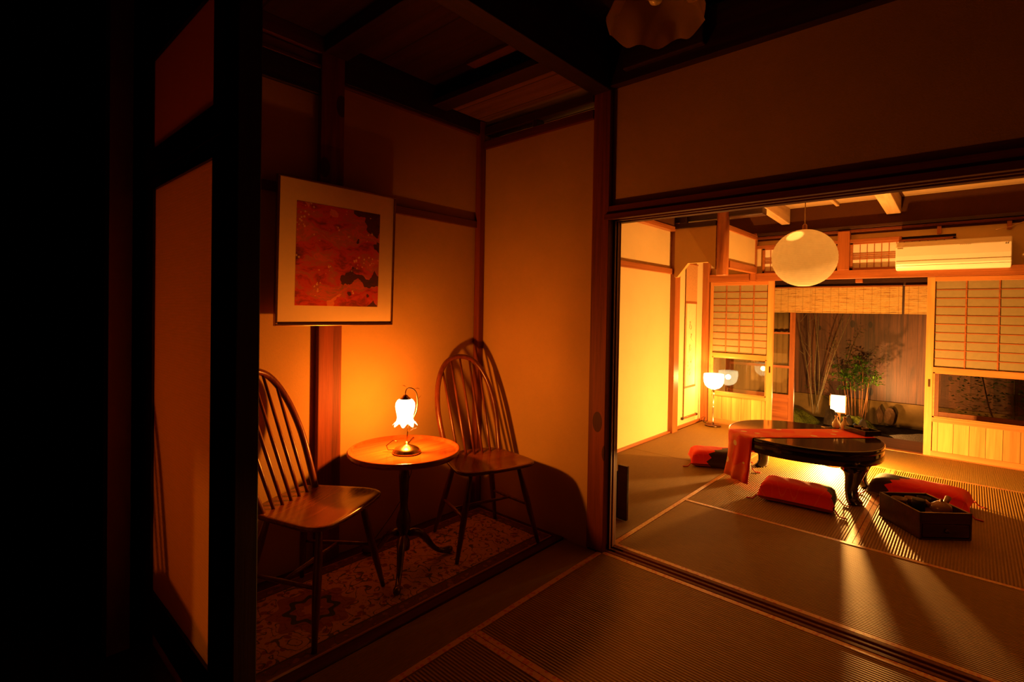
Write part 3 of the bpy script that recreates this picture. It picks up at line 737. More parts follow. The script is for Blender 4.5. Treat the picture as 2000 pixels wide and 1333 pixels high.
# ================================================================== chairs
def chair(loc, rz, label):
    t = thing('dining_chair', loc, rz, label, 'chair', None)
    # seat : shaped slab, front (+x) wide, dished
    pts = []
    def hw(x):           # half width along depth
        u = (x + .20) / .41
        return .165 + .075 * u ** .8
    nseg = 10
    front = [(.205 - .028 * (abs(y) / .235) ** 2.4, y) for y in [.20 * i / 5 for i in range(-5, 6)]]
    right = [(x, hw(x)) for x in (.13, .06, -.02, -.10, -.16)]
    rear = [(-.205 + .02 * (abs(y) / .15) ** 2.2, y) for y in [.14 - .28 * i / 6 for i in range(7)]]
    left = [(x, -hw(x)) for x in (-.16, -.10, -.02, .06, .13)]
    outl = front + right + rear + left
    def ring(s, z): return [(x * s + (0 if s == 1 else 0), y * s, z) for x, y in outl]
    mb = MB()
    mb.loft([ring(.93, .408), ring(.985, .416), ring(1.0, .426), ring(.985, .434), ring(.90, .4335), ring(.72, .4275), ring(.45, .4235), ring(.02, .4225)], True)
    mb.build('seat', 'w_seat', t, 0, 2, 1)
    # legs
    for sx, sy in ((1, 1), (1, -1), (-1, 1), (-1, -1)):
        top = Vector((.115 if sx > 0 else -.135, .135 * sy if sx > 0 else .105 * sy, .418))
        bot = Vector((.172 if sx > 0 else -.215, .235 * sy if sx > 0 else .19 * sy, 0))
        P = [top.lerp(bot, u) for u in (0, .12, .3, .45, .6, .8, 1)]
        MB().tube(P, [.0105, .0125, .0155, .0165, .0155, .0125, .0095], 10).build('leg', 'w_chair', t)
    def legpt(sx, sy, u):
        top = Vector((.115 if sx > 0 else -.135, .135 * sy if sx > 0 else .105 * sy, .418)); bot = Vector((.172 if sx > 0 else -.215, .235 * sy if sx > 0 else .19 * sy, 0))
        return top.lerp(bot, u)
    for sy in (1, -1):
        a, b = legpt(1, sy, .52), legpt(-1, sy, .56)
        MB().tube([a.lerp(b, u) for u in (0, .25, .5, .75, 1)], [.006, .0085, .010, .0085, .006], 8).build('stretcher', 'w_chair', t)
    a = legpt(1, 1, .52).lerp(legpt(-1, 1, .56), .5); b = legpt(1, -1, .52).lerp(legpt(-1, -1, .56), .5)
    MB().tube([a.lerp(b, u) for u in (0, .25, .5, .75, 1)], [.006, .0085, .010, .0085, .006], 8).build('stretcher', 'w_chair', t)
    # bow back
    def lean(z): return -.125 - .21 * (z - .425) / .53 - .02 * sin(pi * (z - .425) / .53) * 0
    half = [(.158, .418), (.170, .52), (.178, .62), (.176, .70), (.160, .79), (.130, .865), (.092, .915), (.048, .940), (0, .948)]
    pl = [(lean(z), y, z) for y, z in half] + [(lean(z), -y, z) for y, z in half[-2::-1]]
    # densify by catmull
    def smooth_path(P, k=4):
        P = [Vector(p) for p in P]; R = []
        for i in range(len(P) - 1):
            p0 = P[max(i - 1, 0)]; p1 = P[i]; p2 = P[i + 1]; p3 = P[min(i + 2, len(P) - 1)]
            for j in range(k):
                u = j / k
                R.append(.5 * ((2 * p1) + (p2 - p0) * u + (2 * p0 - 5 * p1 + 4 * p2 - p3) * u * u + (3 * p1 - p0 - 3 * p2 + p3) * u ** 3))
        R.append(P[-1]); return R
    bowp = smooth_path(pl)
    MB().tube(bowp, .0140, 12, True, 1.15).build('bow_back', 'w_chair', t)
    def bow_z(y):
        best = None
        for p in bowp:
            if p.z > .75:
                if best is None or abs(abs(p.y) - abs(y)) < abs(abs(best.y) - abs(y)): best = p
        return best.z
    for i in range(5):
        yb = -.10 + .05 * i; yt = yb * 1.18
        zt = bow_z(yt)
        a = Vector((lean(.425) + .004, yb, .424)); b = Vector((lean(zt), yt, zt))
        MB().tube([a.lerp(b, u) for u in (0, .2, .45, .7, 1)], [.0068, .0078, .0080, .007, .0058], 8).build('spindle', 'w_chair', t)
    return t
chair((-1.958, 1.01, RZ + .003), radians(26), 'red-brown spindle-back chair at the left, half hidden by the near post')
chair((-1.912, 1.925, RZ + .003), radians(-17), 'red-brown spindle-back chair in the alcove corner, right of the round table')

# ================================================================== round tripod table
TX, TY = -1.985, 1.46
t = thing('tripod_table', (TX, TY, RZ), 0, 'small round table with raised rim on a dark three-footed pedestal', 'table')
prof = [(.002, .533), (.235, .533), (.255, .538), (.262, .548), (.262, .562), (.256, .566), (.250, .562), (.247, .552), (.238, .549), (.002, .549)]
MB().lathe(prof, n=64).build('tabletop', 'w_tray', t)
col = [(.002, .085), (.030, .085), (.032, .10), (.030, .125), (.022, .14), (.020, .16), (.032, .19), (.036, .215), (.030, .25), (.020, .275), (.018, .30), (.022, .36), (.025, .43), (.021, .47), (.017, .49), (.027, .505), (.032, .515), (.05, .525), (.055, .534), (.002, .534)]
MB().lathe(col, n=28).build('column', 'w_tripod', t)
for az in (-42, 78, 192):
    a = radians(az); u = Vector((cos(a), sin(a), 0))
    path = [(.02, .15), (.05, .158), (.09, .140), (.125, .100), (.155, .055), (.19, .026), (.225, .018), (.252, .020), (.266, .014)]
    rr = [.020, .022, .021, .017, .0135, .012, .015, .020, .012]
    MB().tube([u * r + Vector((0, 0, z)) for r, z in path], rr, 10).build('foot', 'w_tripod', t, 0, 2, 1)

# ---- table lamp
LX, LY, LZ = -1.958, 1.452, RZ + .549
lamp = thing('table_lamp', (LX, LY, LZ), 0, 'lit tulip-glass table lamp with brass base on the round tray table', 'lamp')
MB().lathe([(.001, 0), (.062, 0), (.066, .004), (.066, .009), (.060, .012), (.061, .016), (.054, .024), (.036, .033), (.018, .039), (.010, .044), (.007, .055), (.001, .055)], n=40).build('base', 'brass', lamp)
SHX, SHY = -.008, -.006      # shade centre
stem = [(0, 0, .05), (.002, .001, .09), (-.004, .006, .125), (.010, .024, .155), (.024, .038, .19), (.027, .040, .235), (.026, .036, .28), (.018, .024, .302), (.002, .006, .308), (SHX, SHY, .298), (SHX, SHY, .27)]
MB().tube(stem, .0032, 8).build('arm', 'brass', lamp, 0, 2, 1)
MB().lathe([(.001, .275), (.009, .272), (.017, .262), (.026, .256), (.028, .252), (.001, .252)], (SHX, SHY, 0), 24).build('shade_cap', 'brass', lamp)
def ruffle(r, z, a, i):
    k = max(0, (i - 6)) / 3.0
    return r * (1 + .10 * k * cos(8 * a)), z + .008 * k * cos(8 * a + pi)
MB().lathe([(.024, .256), (.036, .249), (.044, .236), (.046, .220), (.043, .200), (.039, .182), (.037, .166), (.040, .152), (.047, .142), (.054, .137)], (SHX, SHY, 0), 64, mod=ruffle).build('lamp_shade', 'bulb_a', lamp)
for p, q, s_ in (((.027, .038, .25), (.040, .052, .272), .008), ((.018, .024, .302), (.040, .044, .300), .009), ((.005, .006, .10), (.03, .036, .118), .012), ((.004, .004, .13), (.024, .03, .15), .010), ((-.004, -.002, .31), (-.02, -.02, .318), .008)):
    p, q = Vector(p), Vector(q); d = (q - p); sd = d.cross(Vector((0, 0, 1))).normalized() * s_
    mid = p.lerp(q, .5) + Vector((0, 0, s_ * .4))
    MB().add([p, mid + sd, q, mid - sd, mid - Vector((0, 0, .002)) ], [(0, 1, 4), (1, 2, 4), (2, 3, 4), (3, 0, 4), (0, 3, 2, 1)]).build('leaf_ornament', 'brass', lamp)
MB().tube([(-.045, -.03, .012), (-.075, -.052, .010), (-.080, -.058, .03), (-.055, -.04, .056), (-.035, -.026, .052)], .0022, 6).build('switch_arm', 'bronze', lamp)
MB().tube([(.05, .03, .004), (.10, .02, .003), (.18, -.02, .004), (.255, -.09, .02), (.272, -.10, -.01), (.262, -.08, -.12), (.20, .0, -.25)], .0022, 6).build('power_cord', 'blackm', lamp, 0, 2, 1) if False else \
MB().tube([(-.05, .03, .004), (-.13, .10, .003), (-.175, .16, .004), (-.195, .19, .017), (-.205, .20, -.03), (-.20, .19, -.18), (-.23, .14, -.33), (-.28, .06, -.46), (-.30, -.02, -.553)], .0022, 6).build('power_cord', 'blackm', lamp, 0, 2, 1)
point('bulb_light', (SHX, SHY, .20), P_ALCOVE, WARM, .018, lamp)

# ================================================================== framed picture
pic = thing('framed_picture', (-2.285, 1.277, 1.155), radians(90), 'square framed abstract red print with a wide cream mount', 'picture')
pic.rotation_euler = (radians(-1.6) * -1, 0, radians(90))
# local: x runs along world +y, z up, -y faces the room (+x)
W2, H2 = .306, .67
mb = MB()
fw_ = .010
mb.box(-W2, W2, -.012, .012, 0, fw_); mb.box(-W2, W2, -.012, .012, H2 - fw_, H2)
mb.box(-W2, -W2 + fw_, -.012, .012, fw_, H2 - fw_); mb.box(W2 - fw_, W2, -.012, .012, fw_, H2 - fw_)
mb.build('frame', plain('dull_brass_frame', (.34, .19, .09), .3, 1, .5, 0, 30, .1, 0), pic, .0015)
B(-W2 + fw_, W2 - fw_, -.004, .008, fw_, H2 - fw_).build('mount', 'mount', pic)
B(-.218, .216, -.0046, -.004, .093, .566).build('print', 'art', pic).location = (0, 0, 0)

# ================================================================== glass ceiling lamp near the camera (unlit)
pl_ = thing('pendant_lamp', (-.712, 1.40, 2.095), 0, 'unlit scalloped glass pendant lamp at the top edge of the photo', 'lamp')
def scal(r, z, a, i):
    k = max(0, 1 - i / 3.0)
    return r * (1 + .045 * k * cos(8 * a)), z + .012 * k * cos(8 * a)
MB().lathe([(.140, .0), (.134, .02), (.122, .055), (.105, .095), (.075, .13), (.035, .15), (.028, .152)], n=64, mod=scal).build('lamp_shade', 'glassp', pl_)
sm = M['glassp']; nt = sm.node_tree; nt.nodes.clear(); h = N(nt); o_ = nt.nodes.new('ShaderNodeOutputMaterial')
p_ = h.pr(None, (.62, .42, .24), .25, 0, None, .5, .3); tl = h.n('ShaderNodeBsdfTranslucent'); tl.inputs[0].default_value = (.65, .42, .22, 1)
tr = h.n('ShaderNodeBsdfTransparent'); m1 = h.n('ShaderNodeMixShader'); m1.inputs[0].default_value = .45; m2 = h.n('ShaderNodeMixShader'); m2.inputs[0].default_value = .25
h.l(p_.outputs[0], m1.inputs[1]); h.l(tl.outputs[0], m1.inputs[2]); h.l(m1.outputs[0], m2.inputs[1]); h.l(tr.outputs[0], m2.inputs[2]); h.l(m2.outputs[0], o_.inputs[0])
MB().lathe([(.001, .20), (.030, .20), (.034, .15), (.030, .14), (.001, .14)], n=24).build('socket', 'bronze', pl_)
MB().tube([(0, 0, .2), (0, 0, .565)], .003, 6).build('cord', 'blackm', pl_)
MB().lathe([(.001, .055), (.016, .06), (.026, .08), (.022, .105), (.012, .13), (.011, .14)], n=20).build('bulb', 'ceramic', pl_)

# ================================================================== FAR ROOM OBJECTS
# ---- low folding stand just beyond the post
t = thing('folding_stand', (-1.60, 2.72, 0), 0, 'low dark wooden folded stand standing just behind the corner post', 'stand')
B(-.20, .032, -.012, .012, .001, .285).build('panel', 'w_dark_x', t, .003)
B(.035, .10, -.010, .012, .001, .325).build('panel', 'w_dark_x', t, .003, rot=None)

# ---- low black table
GX, GY, TZ = -.912, 4.225, .37
t = thing('low_table', (GX, GY, 0), 0, 'low oval black lacquer table on curved legs in the far room', 'table')
def ell(rx, ry, z, n=72, p=2.25):
    R = []
    for k in range(n):
        a = 2 * pi * k / n; c_, s_ = cos(a), sin(a)
        R.append((rx * abs(c_) ** (2 / p) * (1 if c_ > 0 else -1), ry * abs(s_) ** (2 / p) * (1 if s_ > 0 else -1), z))
    return R
MB().loft([ell(.470, .418, .336), ell(.490, .435, .336), ell(.494, .439, .3365), ell(.495, .440, .338), ell(.495, .440, .350), ell(.495, .440, .364), ell(.4935, .4385, .3675), ell(.490, .435, .3695), ell(.486, .431, TZ), ell(.478, .423, TZ), ell(.40, .35, TZ), ell(.02, .02, TZ)]).build('tabletop', 'lacquer', t)
MB().loft([ell(.478, .424, .268), ell(.488, .433, .268), ell(.4915, .4365, .2695), ell(.492, .437, .272), ell(.492, .437, .300), ell(.492, .437, .333), ell(.490, .435, .3358), ell(.480, .426, .336)], True).build('apron', 'lacquer', t)
for lx, ly in ((.345, -.195), (-.330, -.205), (-.330, .235), (.345, .235)):
    u = Vector((lx, ly, 0)).normalized(); v_ = Vector((-u.y, u.x, 0)); c0 = Vector((lx, ly, 0))
    secs = [(.275, -.01, .085), (.262, .0, .088), (.245, .008, .075), (.232, .012, .078), (.215, .014, .062), (.185, .012, .052), (.14, .0, .042), (.10, -.008, .036), (.06, -.006, .034), (.035, .004, .038), (.015, .020, .044), (.002, .024, .040)]
    rings = []
    for z, off, rr in secs:
        rings.append([c0 + u * (off + rr * .86 * cos(2 * pi * k / 16)) + v_ * (rr * 1.30 * sin(2 * pi * k / 16)) + Vector((0, 0, z)) for k in range(16)])
    MB().loft(rings).build('leg', 'lacquer', t)

# ---- runner
def runner():
    A, Bq, C, D = Vector((-1.346, 4.0, 0)), Vector((-1.128, 3.80, 0)), Vector((-.492, 4.476, 0)), Vector((-.678, 4.645, 0))
    ax = ((C - Bq).normalized() + (D - A).normalized()).normalized(); pv = Vector((-ax.y, ax.x, 0)); wd = .135
    cen = Vector((GX, GY, 0)); c0 = ((A + Bq) / 2); off = (c0 - cen).dot(pv)
    mid = cen + pv * off
    # along-axis profile : from right end over the top to the left end, then down
    def edge_s(side):   # where the table edge is for this lateral offset, negative direction
        lat = off + side
        best = 0
        for k in range(400):
            s_ = -k * .002
            p = ax * s_ + pv * lat
            if (abs(p.x) / .495) ** 2.25 + (abs(p.y) / .440) ** 2.25 < 1: best = s_
        return best
    def edge_p(side):
        lat = off + side; best = 0
        for k in range(400):
            s_ = k * .002; p = ax * s_ + pv * lat
            if (abs(p.x) / .495) ** 2.25 + (abs(p.y) / .440) ** 2.25 < 1: best = s_
        return best
    rows = []
    ny = 14
    for j in range(ny + 1):
        sd = -wd + 2 * wd * j / ny
        e0, e1 = edge_s(sd), edge_p(sd)
        row = []
        n1 = 22
        for i in range(n1 + 1):
            s_ = (e1 - .015) + (e0 - (e1 - .015)) * i / n1
            row.append(cen + ax * s_ + pv * (off + sd) + Vector((0, 0, TZ + .0022)))
        ebar = e0
        for zz, oo in ((TZ - .004, .006), (TZ - .03, .010), (.28, .010), (.22, .014), (.15, .022), (.09, .030), (.045, .036)):
            wav = .007 * sin(j * 1.15 + zz * 6) * (TZ - zz) / TZ * 2
            nrm = (ax * e0 + pv * (off + sd)).normalized()
            row.append(cen + ax * (e0) + pv * (off + sd) + nrm * (oo + wav + .002) + Vector((0, 0, zz)))
        rows.append(row)
    mb = MB(); m_ = len(rows[0])
    vs = [p for r in rows for p in r]; fs = []
    for j in range(ny):
        for i in range(m_ - 1): fs.append((j * m_ + i, (j + 1) * m_ + i, (j + 1) * m_ + i + 1, j * m_ + i + 1))
    mb.add(vs, fs, True)
    o = mb.build('table_runner', 'runner')
    s_ = o.modifiers.new('solid', 'SOLIDIFY'); s_.thickness = .0018; s_.offset = 0
    tag(o, 'red flowered cloth runner across the black table, hanging down its left end', 'cloth')
runner()

# ---- things on the low table
def bottle(loc, label):
    t = MB().lathe([(.001, 0), (.018, 0), (.026, .008), (.029, .025), (.027, .042), (.018, .060), (.0095, .074), (.0085, .086), (.013, .097), (.014, .100), (.011, .100), (.007, .090), (.001, .088)], n=28).build('sake_bottle', 'ceramic', None, loc=loc)
    tag(t, label, 'bottle', 'white sake bottles')
bottle((-.765, 4.622, TZ), 'white sake bottle on the black table, the left one')
bottle((-.708, 4.606, TZ), 'white sake bottle on the black table, the right one next to the black tray')
t = thing('serving_tray', (-.588, 4.550, TZ + .001), radians(-40), 'black lacquer serving tray at the far right edge of the low table', 'tray')
mb = MB(); mb.box(-.10, .10, -.065, .065, .006, .012); mb.box(-.10, .10, -.065, -.059, .006, .042); mb.box(-.10, .10, .059, .065, .006, .042); mb.box(-.10, -.094, -.065, .065, .006, .042); mb.box(.094, .10, -.065, .065, .006, .042)
mb.build('box', 'lacquer', t, .002)
B(-.085, .085, -.05, .05, 0, .008).build('foot_ring', 'lacquer', t)
def cup(loc, label, m='ceramic'):
    o = MB().lathe([(.001, 0), (.011, 0), (.012, .005), (.019, .014), (.023, .030), (.024, .036), (.022, .036), (.018, .018), (.001, .010)], n=24).build('sake_cup', m, None, loc=loc)
    tag(o, label, 'cup', 'small cups on the black tray')
cup((-.622, 4.578, TZ + .0140), 'small pale cup on the black tray, nearer the bottles', 'brownc')
cup((-.568, 4.532, TZ + .0140), 'small pale cup on the black tray, farther from the bottles', 'brownc')
o = MB().tube([(-.86, 4.60, TZ + .003), (-.80, 4.575, TZ + .003)], .0025, 8).build('chopstick_rest', 'chrome'); tag(o, 'thin shiny rest lying on the table behind the runner', 'chopstick rest')

# ---- cushions
def cushion(loc, rz, L, Wd, Hh, m, label, tassels=((1, -1), (-1, -1), (1, 1))):
    t = thing('floor_cushion', loc, rz, label, 'cushion', 'red floor cushions round the low table')
    nx, ny = 26, 18
    def pt(u, v, top):
        # pinched corners
        ex = 1 - .10 * (1 - abs(v) ** 1.0) * 0
        x = L / 2 * u * (1 - .05 * (1 - v * v)) ; y = Wd / 2 * v * (1 - .07 * (1 - u * u))
        hx = max(0, 1 - abs(u) ** 9); hy = max(0, 1 - abs(v) ** 5)
        hgt = Hh * (hx ** .42) * (hy ** .42)
        z = Hh * .24 + (.76 if top else -.24) * hgt
        z += .0012 * sin(u * 11 + v * 5) * hx * hy * (1 if top else 0)
        return (x, y, max(z, 0.0005))
    mb = MB()
    for top in (1, 0):
        vs = [pt(-1 + 2 * i / nx, -1 + 2 * j / ny, top) for j in range(ny + 1) for i in range(nx + 1)]
        fs = [(j * (nx + 1) + i, j * (nx + 1) + i + 1, (j + 1) * (nx + 1) + i + 1, (j + 1) * (nx + 1) + i) for j in range(ny) for i in range(nx)]
        mb.add(vs, fs, True)
    o = mb.build('cover', m, t)
    wl = o.modifiers.new('weld', 'WELD'); wl.merge_threshold = .0008
    for sx, sy in tassels:
        x, y = sx * L / 2 * .99, sy * Wd / 2 * .99
        MB().tube([(x, y, Hh * .26), (x + sx * .012, y + sy * .006, Hh * .14), (x + sx * .024, y + sy * .006, .005), (x + sx * .045, y - .008, .005), (x + sx * .062, y - .016, .005)], .0042, 6).build('tassel', 'redcord', t)
    return t
cushion((-.838, 3.79, 0), radians(5), .45, .25, .135, 'cushA', 'red cushion with a black corner, in front of the low table')
cushion((-1.53, 4.27, 0), radians(28), .46, .28, .13, 'cushB', 'half red half black cushion left of the low table, behind the runner end')
cushion((-.245, 4.42, 0), radians(-4), .55, .30, .125, 'cushC', 'black and red cushion right of the table, behind the wooden box')

# ---- dark wooden box with tea things
bx = thing('drawer_box', (-.191, 3.86, .002), radians(40.3), 'open dark wooden box with a front drawer, on the mats at right', 'box')
# local frame: x along the drawer front (0 = middle), y going back
bw, bl, bh = .142, .165, .150
BXc = Vector((-.191, 3.86, 0))
mb = MB(); mb.box(-bw, bw, -bl, -bl + .012, .095, bh); mb.box(-bw, bw, bl - .012, bl, .0, bh); mb.box(-bw, -bw + .012, -bl, bl, 0, bh); mb.box(bw - .012, bw, -bl, bl, 0, bh)
mb.box(-bw, bw, -bl, bl, 0, .008); mb.box(-bw, bw, -bl, bl, .088, .096)
mb.build('body', 'w_box', bx, .002)
dr = B(-bw + .016, bw - .016, -bl - .002, -bl + .012, .014, .086).build('drawer', 'w_box', bx, .002)
MB().lathe([(.001, .014), (.011, .012), (.012, .006), (.005, 0)], n=16).build('knob', 'bronze', dr, loc=(0, -bl - .002, .052), rot=(radians(90), 0, 0))
def inbox(x, y, z=.0995):
    c_, s_ = cos(radians(40.3)), sin(radians(40.3)); return (BXc.x + x * c_ - y * s_, BXc.y + x * s_ + y * c_, z)
tp = thing('teapot', inbox(.058, -.058, .1005), radians(72), 'brown teapot with dark side handle lying in the wooden box', 'teapot')
tp.scale = (1.2, 1.2, 1.2)
MB().lathe([(.001, 0), (.024, 0), (.037, .012), (.043, .030), (.038, .050), (.024, .060), (.022, .062), (.020, .064), (.001, .066)], n=28).build('pot', 'teapot', tp)
MB().lathe([(.001, .078), (.006, .076), (.007, .070), (.004, .067), (.019, .065), (.020, .062), (.001, .062)], n=20).build('lid', 'teapot', tp)
MB().tube([(.036, 0, .040), (.050, 0, .056), (.074, 0, .072)], [.009, .011, .013], 14).build('handle', 'brownc', tp)
MB().tube([(0, .036, .030), (0, .055, .040), (0, .066, .052)], [.012, .008, .006], 10).build('spout', 'teapot', tp)
o = MB().lathe([(.001, 0), (.030, 0), (.031, .003), (.031, .050), (.033, .051), (.033, .078), (.030, .081), (.001, .081)], n=28).build('tea_caddy', 'blackm', None, loc=inbox(-.05, -.03)); tag(o, 'black cylindrical tea caddy standing in the wooden box', 'caddy')
def bowl(loc, label, m, s_=1):
    o = MB().lathe([(.001, 0), (.014 * s_, 0), (.016 * s_, .006), (.030 * s_, .022), (.036 * s_, .048), (.034 * s_, .048), (.026 * s_, .022), (.001, .010)], n=28).build('tea_bowl', m, None, loc=loc); tag(o, label, 'bowl', 'tea bowls in the wooden box')
bowl(inbox(-.085, .075), 'brown tea bowl at the left back of the wooden box', 'brownc', 1.1)
bowl(inbox(-.005, .085), 'brown tea bowl in the middle back of the wooden box', 'teapot', 1.0)
bowl(inbox(.075, .095), 'dark tea bowl at the right back of the wooden box', 'blackm', 1.0)

# ---- standing lamp in the far corner
tl_ = thing('standing_lamp', (-2.112, 5.70, 0), 0, 'lit standing lamp with white glass bowl by the hanging scroll', 'lamp')
MB().lathe([(.001, .001), (.082, .001), (.085, .008), (.082, .016), (.05, .021), (.014, .026), (.012, .04), (.001, .04)], n=40).build('base', 'bronze', tl_)
MB().lathe([(.010, .03), (.011, .06), (.009, .07), (.009, .2), (.012, .21), (.009, .22), (.009, .35), (.013, .36), (.008, .372), (.016, .385), (.030, .40), (.034, .412), (.001, .412)], n=20).build('pole', 'chrome', tl_)
MB().lathe([(.030, .412), (.060, .422), (.088, .448), (.103, .485), (.108, .530), (.105, .575), (.102, .578)], n=40).build('lamp_shade', 'bulb_t', tl_)
MB().tube([(-.07, .03, .01), (-.11, .08, .004), (-.16, .13, .004), (-.15, .165, .05)], .003, 6).build('power_cord', 'blackm', tl_)
point('bulb_light', (0, 0, .505), P_TORCH, WARM2, .03, tl_)

# ---- low lamp standing on the floor behind the table
fl_ = thing('floor_lamp', (-.84, 4.93, 0), 0, 'low round lit lamp on the mat behind the black table', 'lamp')
MB().lathe([(.001, .001), (.06, .001), (.064, .008), (.058, .016), (.03, .022), (.026, .04), (.001, .04)], n=32).build('base', 'bronze', fl_)
MB().lathe([(.030, .038), (.062, .055), (.084, .09), (.092, .13), (.084, .17), (.062, .205), (.035, .222)], n=36).build('lamp_shade', 'bulb_f', fl_)
point('bulb_light', (0, 0, .10), P_FLOOR, WARM2, .03, fl_)

# ---- paper globe
gl = thing('paper_globe_lamp', (-.965, 4.40, 1.68), 0, 'large round unlit paper globe hanging above the low table', 'lamp')
R_ = .222
prof = [(R_ * cos(a) * 1.0, R_ * .98 * sin(a)) for a in [radians(-78 + 156 * i / 44) for i in range(45)]]
prof = [(r + .0016 * (i % 2), z) for i, (r, z) in enumerate(prof)]
MB().lathe(prof, n=64).build('lamp_shade', 'globe', gl)
MB().tube([(0, 0, .2), (0, 0, .685)], .0035, 6).build('cord', 'cord', gl)
MB().lathe([(.001, .14), (.016, .14), (.018, .19), (.016, .25), (.006, .262), (.001, .262)], n=16).build('socket', 'redcord' if False else 'w_mid_z', gl)
MB().lathe([(.001, .03), (.02, .04), (.032, .07), (.025, .105), (.014, .14)], n=16).build('bulb', 'ceramic', gl)
for a in range(2): MB().tube([(-.045, 0, .216), (.045, 0, .216)] if a else [(0, -.045, .216), (0, .045, .216)], .0016, 6).build('wire_ring', 'bronze', gl)

# ---- hanging scroll
sc = thing('hanging_scroll', (-2.318, 5.55, .085), radians(90), 'long hanging scroll with brush writing on the cream wall beside the lamp', 'scroll')
# local x along world y ; -y faces room
B(-.155, .145, -.002, .002, .02, 1.70).build('mounting', 'scrollc', sc)
B(-.125, .118, -.0032, -.002, .36, 1.265).build('paper', 'scrollp', sc)
for z0, z1 in ((1.265, 1.29), (.335, .36)): B(-.155, .145, -.0034, -.002, z0, z1).build('brocade_band', 'w_mid_x', sc)
B(-.150, .140, -.0030, -.002, .03, .335).build('lower_mounting', 'scrollp', sc)
MB().tube([(-.185, -.004, .012), (.175, -.004, .012)], .010, 12).build('roller', 'w_mid_x', sc)
for x in (-.19, .18): MB().tube([(x - .012, -.004, .012), (x + .012, -.004, .012)], .014, 12).build('roller_knob', 'w_dark_x', sc)
MB().tube([(-.155, -.003, 1.70), (0, -.003, 1.79), (.145, -.003, 1.70)], .0018, 6).build('hanging_cord', 'cord', sc)
B(-.160, .150, -.008, .004, 1.695, 1.708).build('top_rod', 'w_mid_x', sc)
random.seed(4)
mbk = MB()
def stroke(P, r):
    n = len(P); vs = []; 
    for i, (x, z) in enumerate(P):
        wd = r * (1 - .5 * abs(2 * i / (n - 1) - .8)); vs += [(x - wd, -.0042, z + wd * .4), (x + wd, -.0042, z - wd * .4)]
    back = [(x, -.0030, z) for x, _, z in vs]; m_ = len(vs); fs = []
    for i in range(n - 1):
        a = 2 * i; fs += [(a, a + 1, a + 3, a + 2), (m_ + a, m_ + a + 2, m_ + a + 3, m_ + a + 1), (a, a + 2, m_ + a + 2, m_ + a), (a + 1, m_ + a + 1, m_ + a + 3, a + 3)]
    mbk.add(vs + back, fs)
chars = [  # flowing brush characters, one above the other (x,z in character units)
    [[(-.6, .8), (-.2, .9), (.5, .7)], [(-.1, 1), (-.3, .2), (-.7, -.6)], [(0, .3), (.5, .1), (.6, -.5), (.1, -.8), (-.3, -.5)]],
    [[(-.5, .6), (.1, .7), (-.5, -.1), (.2, -.6), (.7, -.9)]],
    [[(-.7, .5), (.6, .7)], [(-.2, 1), (-.3, -.2), (-.6, -.9)], [(.2, .4), (.5, -.1), (.2, -.6)], [(-.1, -.2), (.7, -.5)]],
    [[(-.5, .9), (-.6, 0), (-.3, -.7), (.1, -.2)], [(.4, .7), (.7, .1)], [(.3, .2), (.0, -.9)]],
    [[(-.3, .8), (.3, .5), (-.4, .1), (.5, -.3), (-.2, -.9), (.5, -.8)]]]
for i, ch in enumerate(chars):
    mbk = MB(); cz = 1.02 - i * .125; cx_ = -.01 + (.02 if i % 2 else -.015)
    for P in ch: stroke([(cx_ + x * .045, cz + z * .05) for x, z in P], .0065)
    mbk.build('brush_character', 'ink', sc)
mbk = MB()
for i in range(4):
    cz = .62 - i * .04
    for P in chars[(i * 2) % 5]: stroke([(-.075 + x * .014, cz + z * .016) for x, z in P], .0025)
mbk.build('signature', 'ink', sc)

# ---- air conditioner
ac = thing('air_conditioner', (-.15, 5.94, 1.665), 0, 'long cream wall air conditioner above the right garden door', 'air conditioner')
sec = [(0, 0), (-.12, .0), (-.165, .018), (-.185, .05), (-.190, .12), (-.187, .20), (-.175, .238), (-.15, .25), (0, .25)]
mb = MB(); rings = [[(x, y, z) for y, z in sec] for x in (-.378, .378)]
mb.loft(rings, True, False); mb.build('housing', 'plastic', ac, .008, 3)
for z, nm in ((.205, 'panel_seam'), (.075, 'panel_seam'), (.035, 'louver_seam')):
    y = -.1895 if z > .15 else (-.1885 if z > .05 else -.177)
    B(-.372, .372, y - .0015, y + .004, z - .0012, z + .0012).build(nm, 'plastic_ln', ac)
B(-.365, -.325, -.1915, -.188, .186, .190).build('maker_mark', 'plastic_ln', ac)
for x in (.338, .350): B(x, x + .005, -.1905, -.186, .186, .194).build('indicator', 'bronze', ac)
for i in range(6): B(.06 + i * .012, .066 + i * .012, -.1905, -.186, .196, .1985).build('small_mark', 'plastic_ln', ac)
o = MB().tube([(.13, 5.80, 1.975), (.22, 5.83, 1.995), (.33, 5.88, 2.05), (.5, 5.89, 2.08)], .004, 6).build('electric_cable', 'cord'); tag(o, 'thin pale cable rising right above the air conditioner', 'cable')
o.parent = None

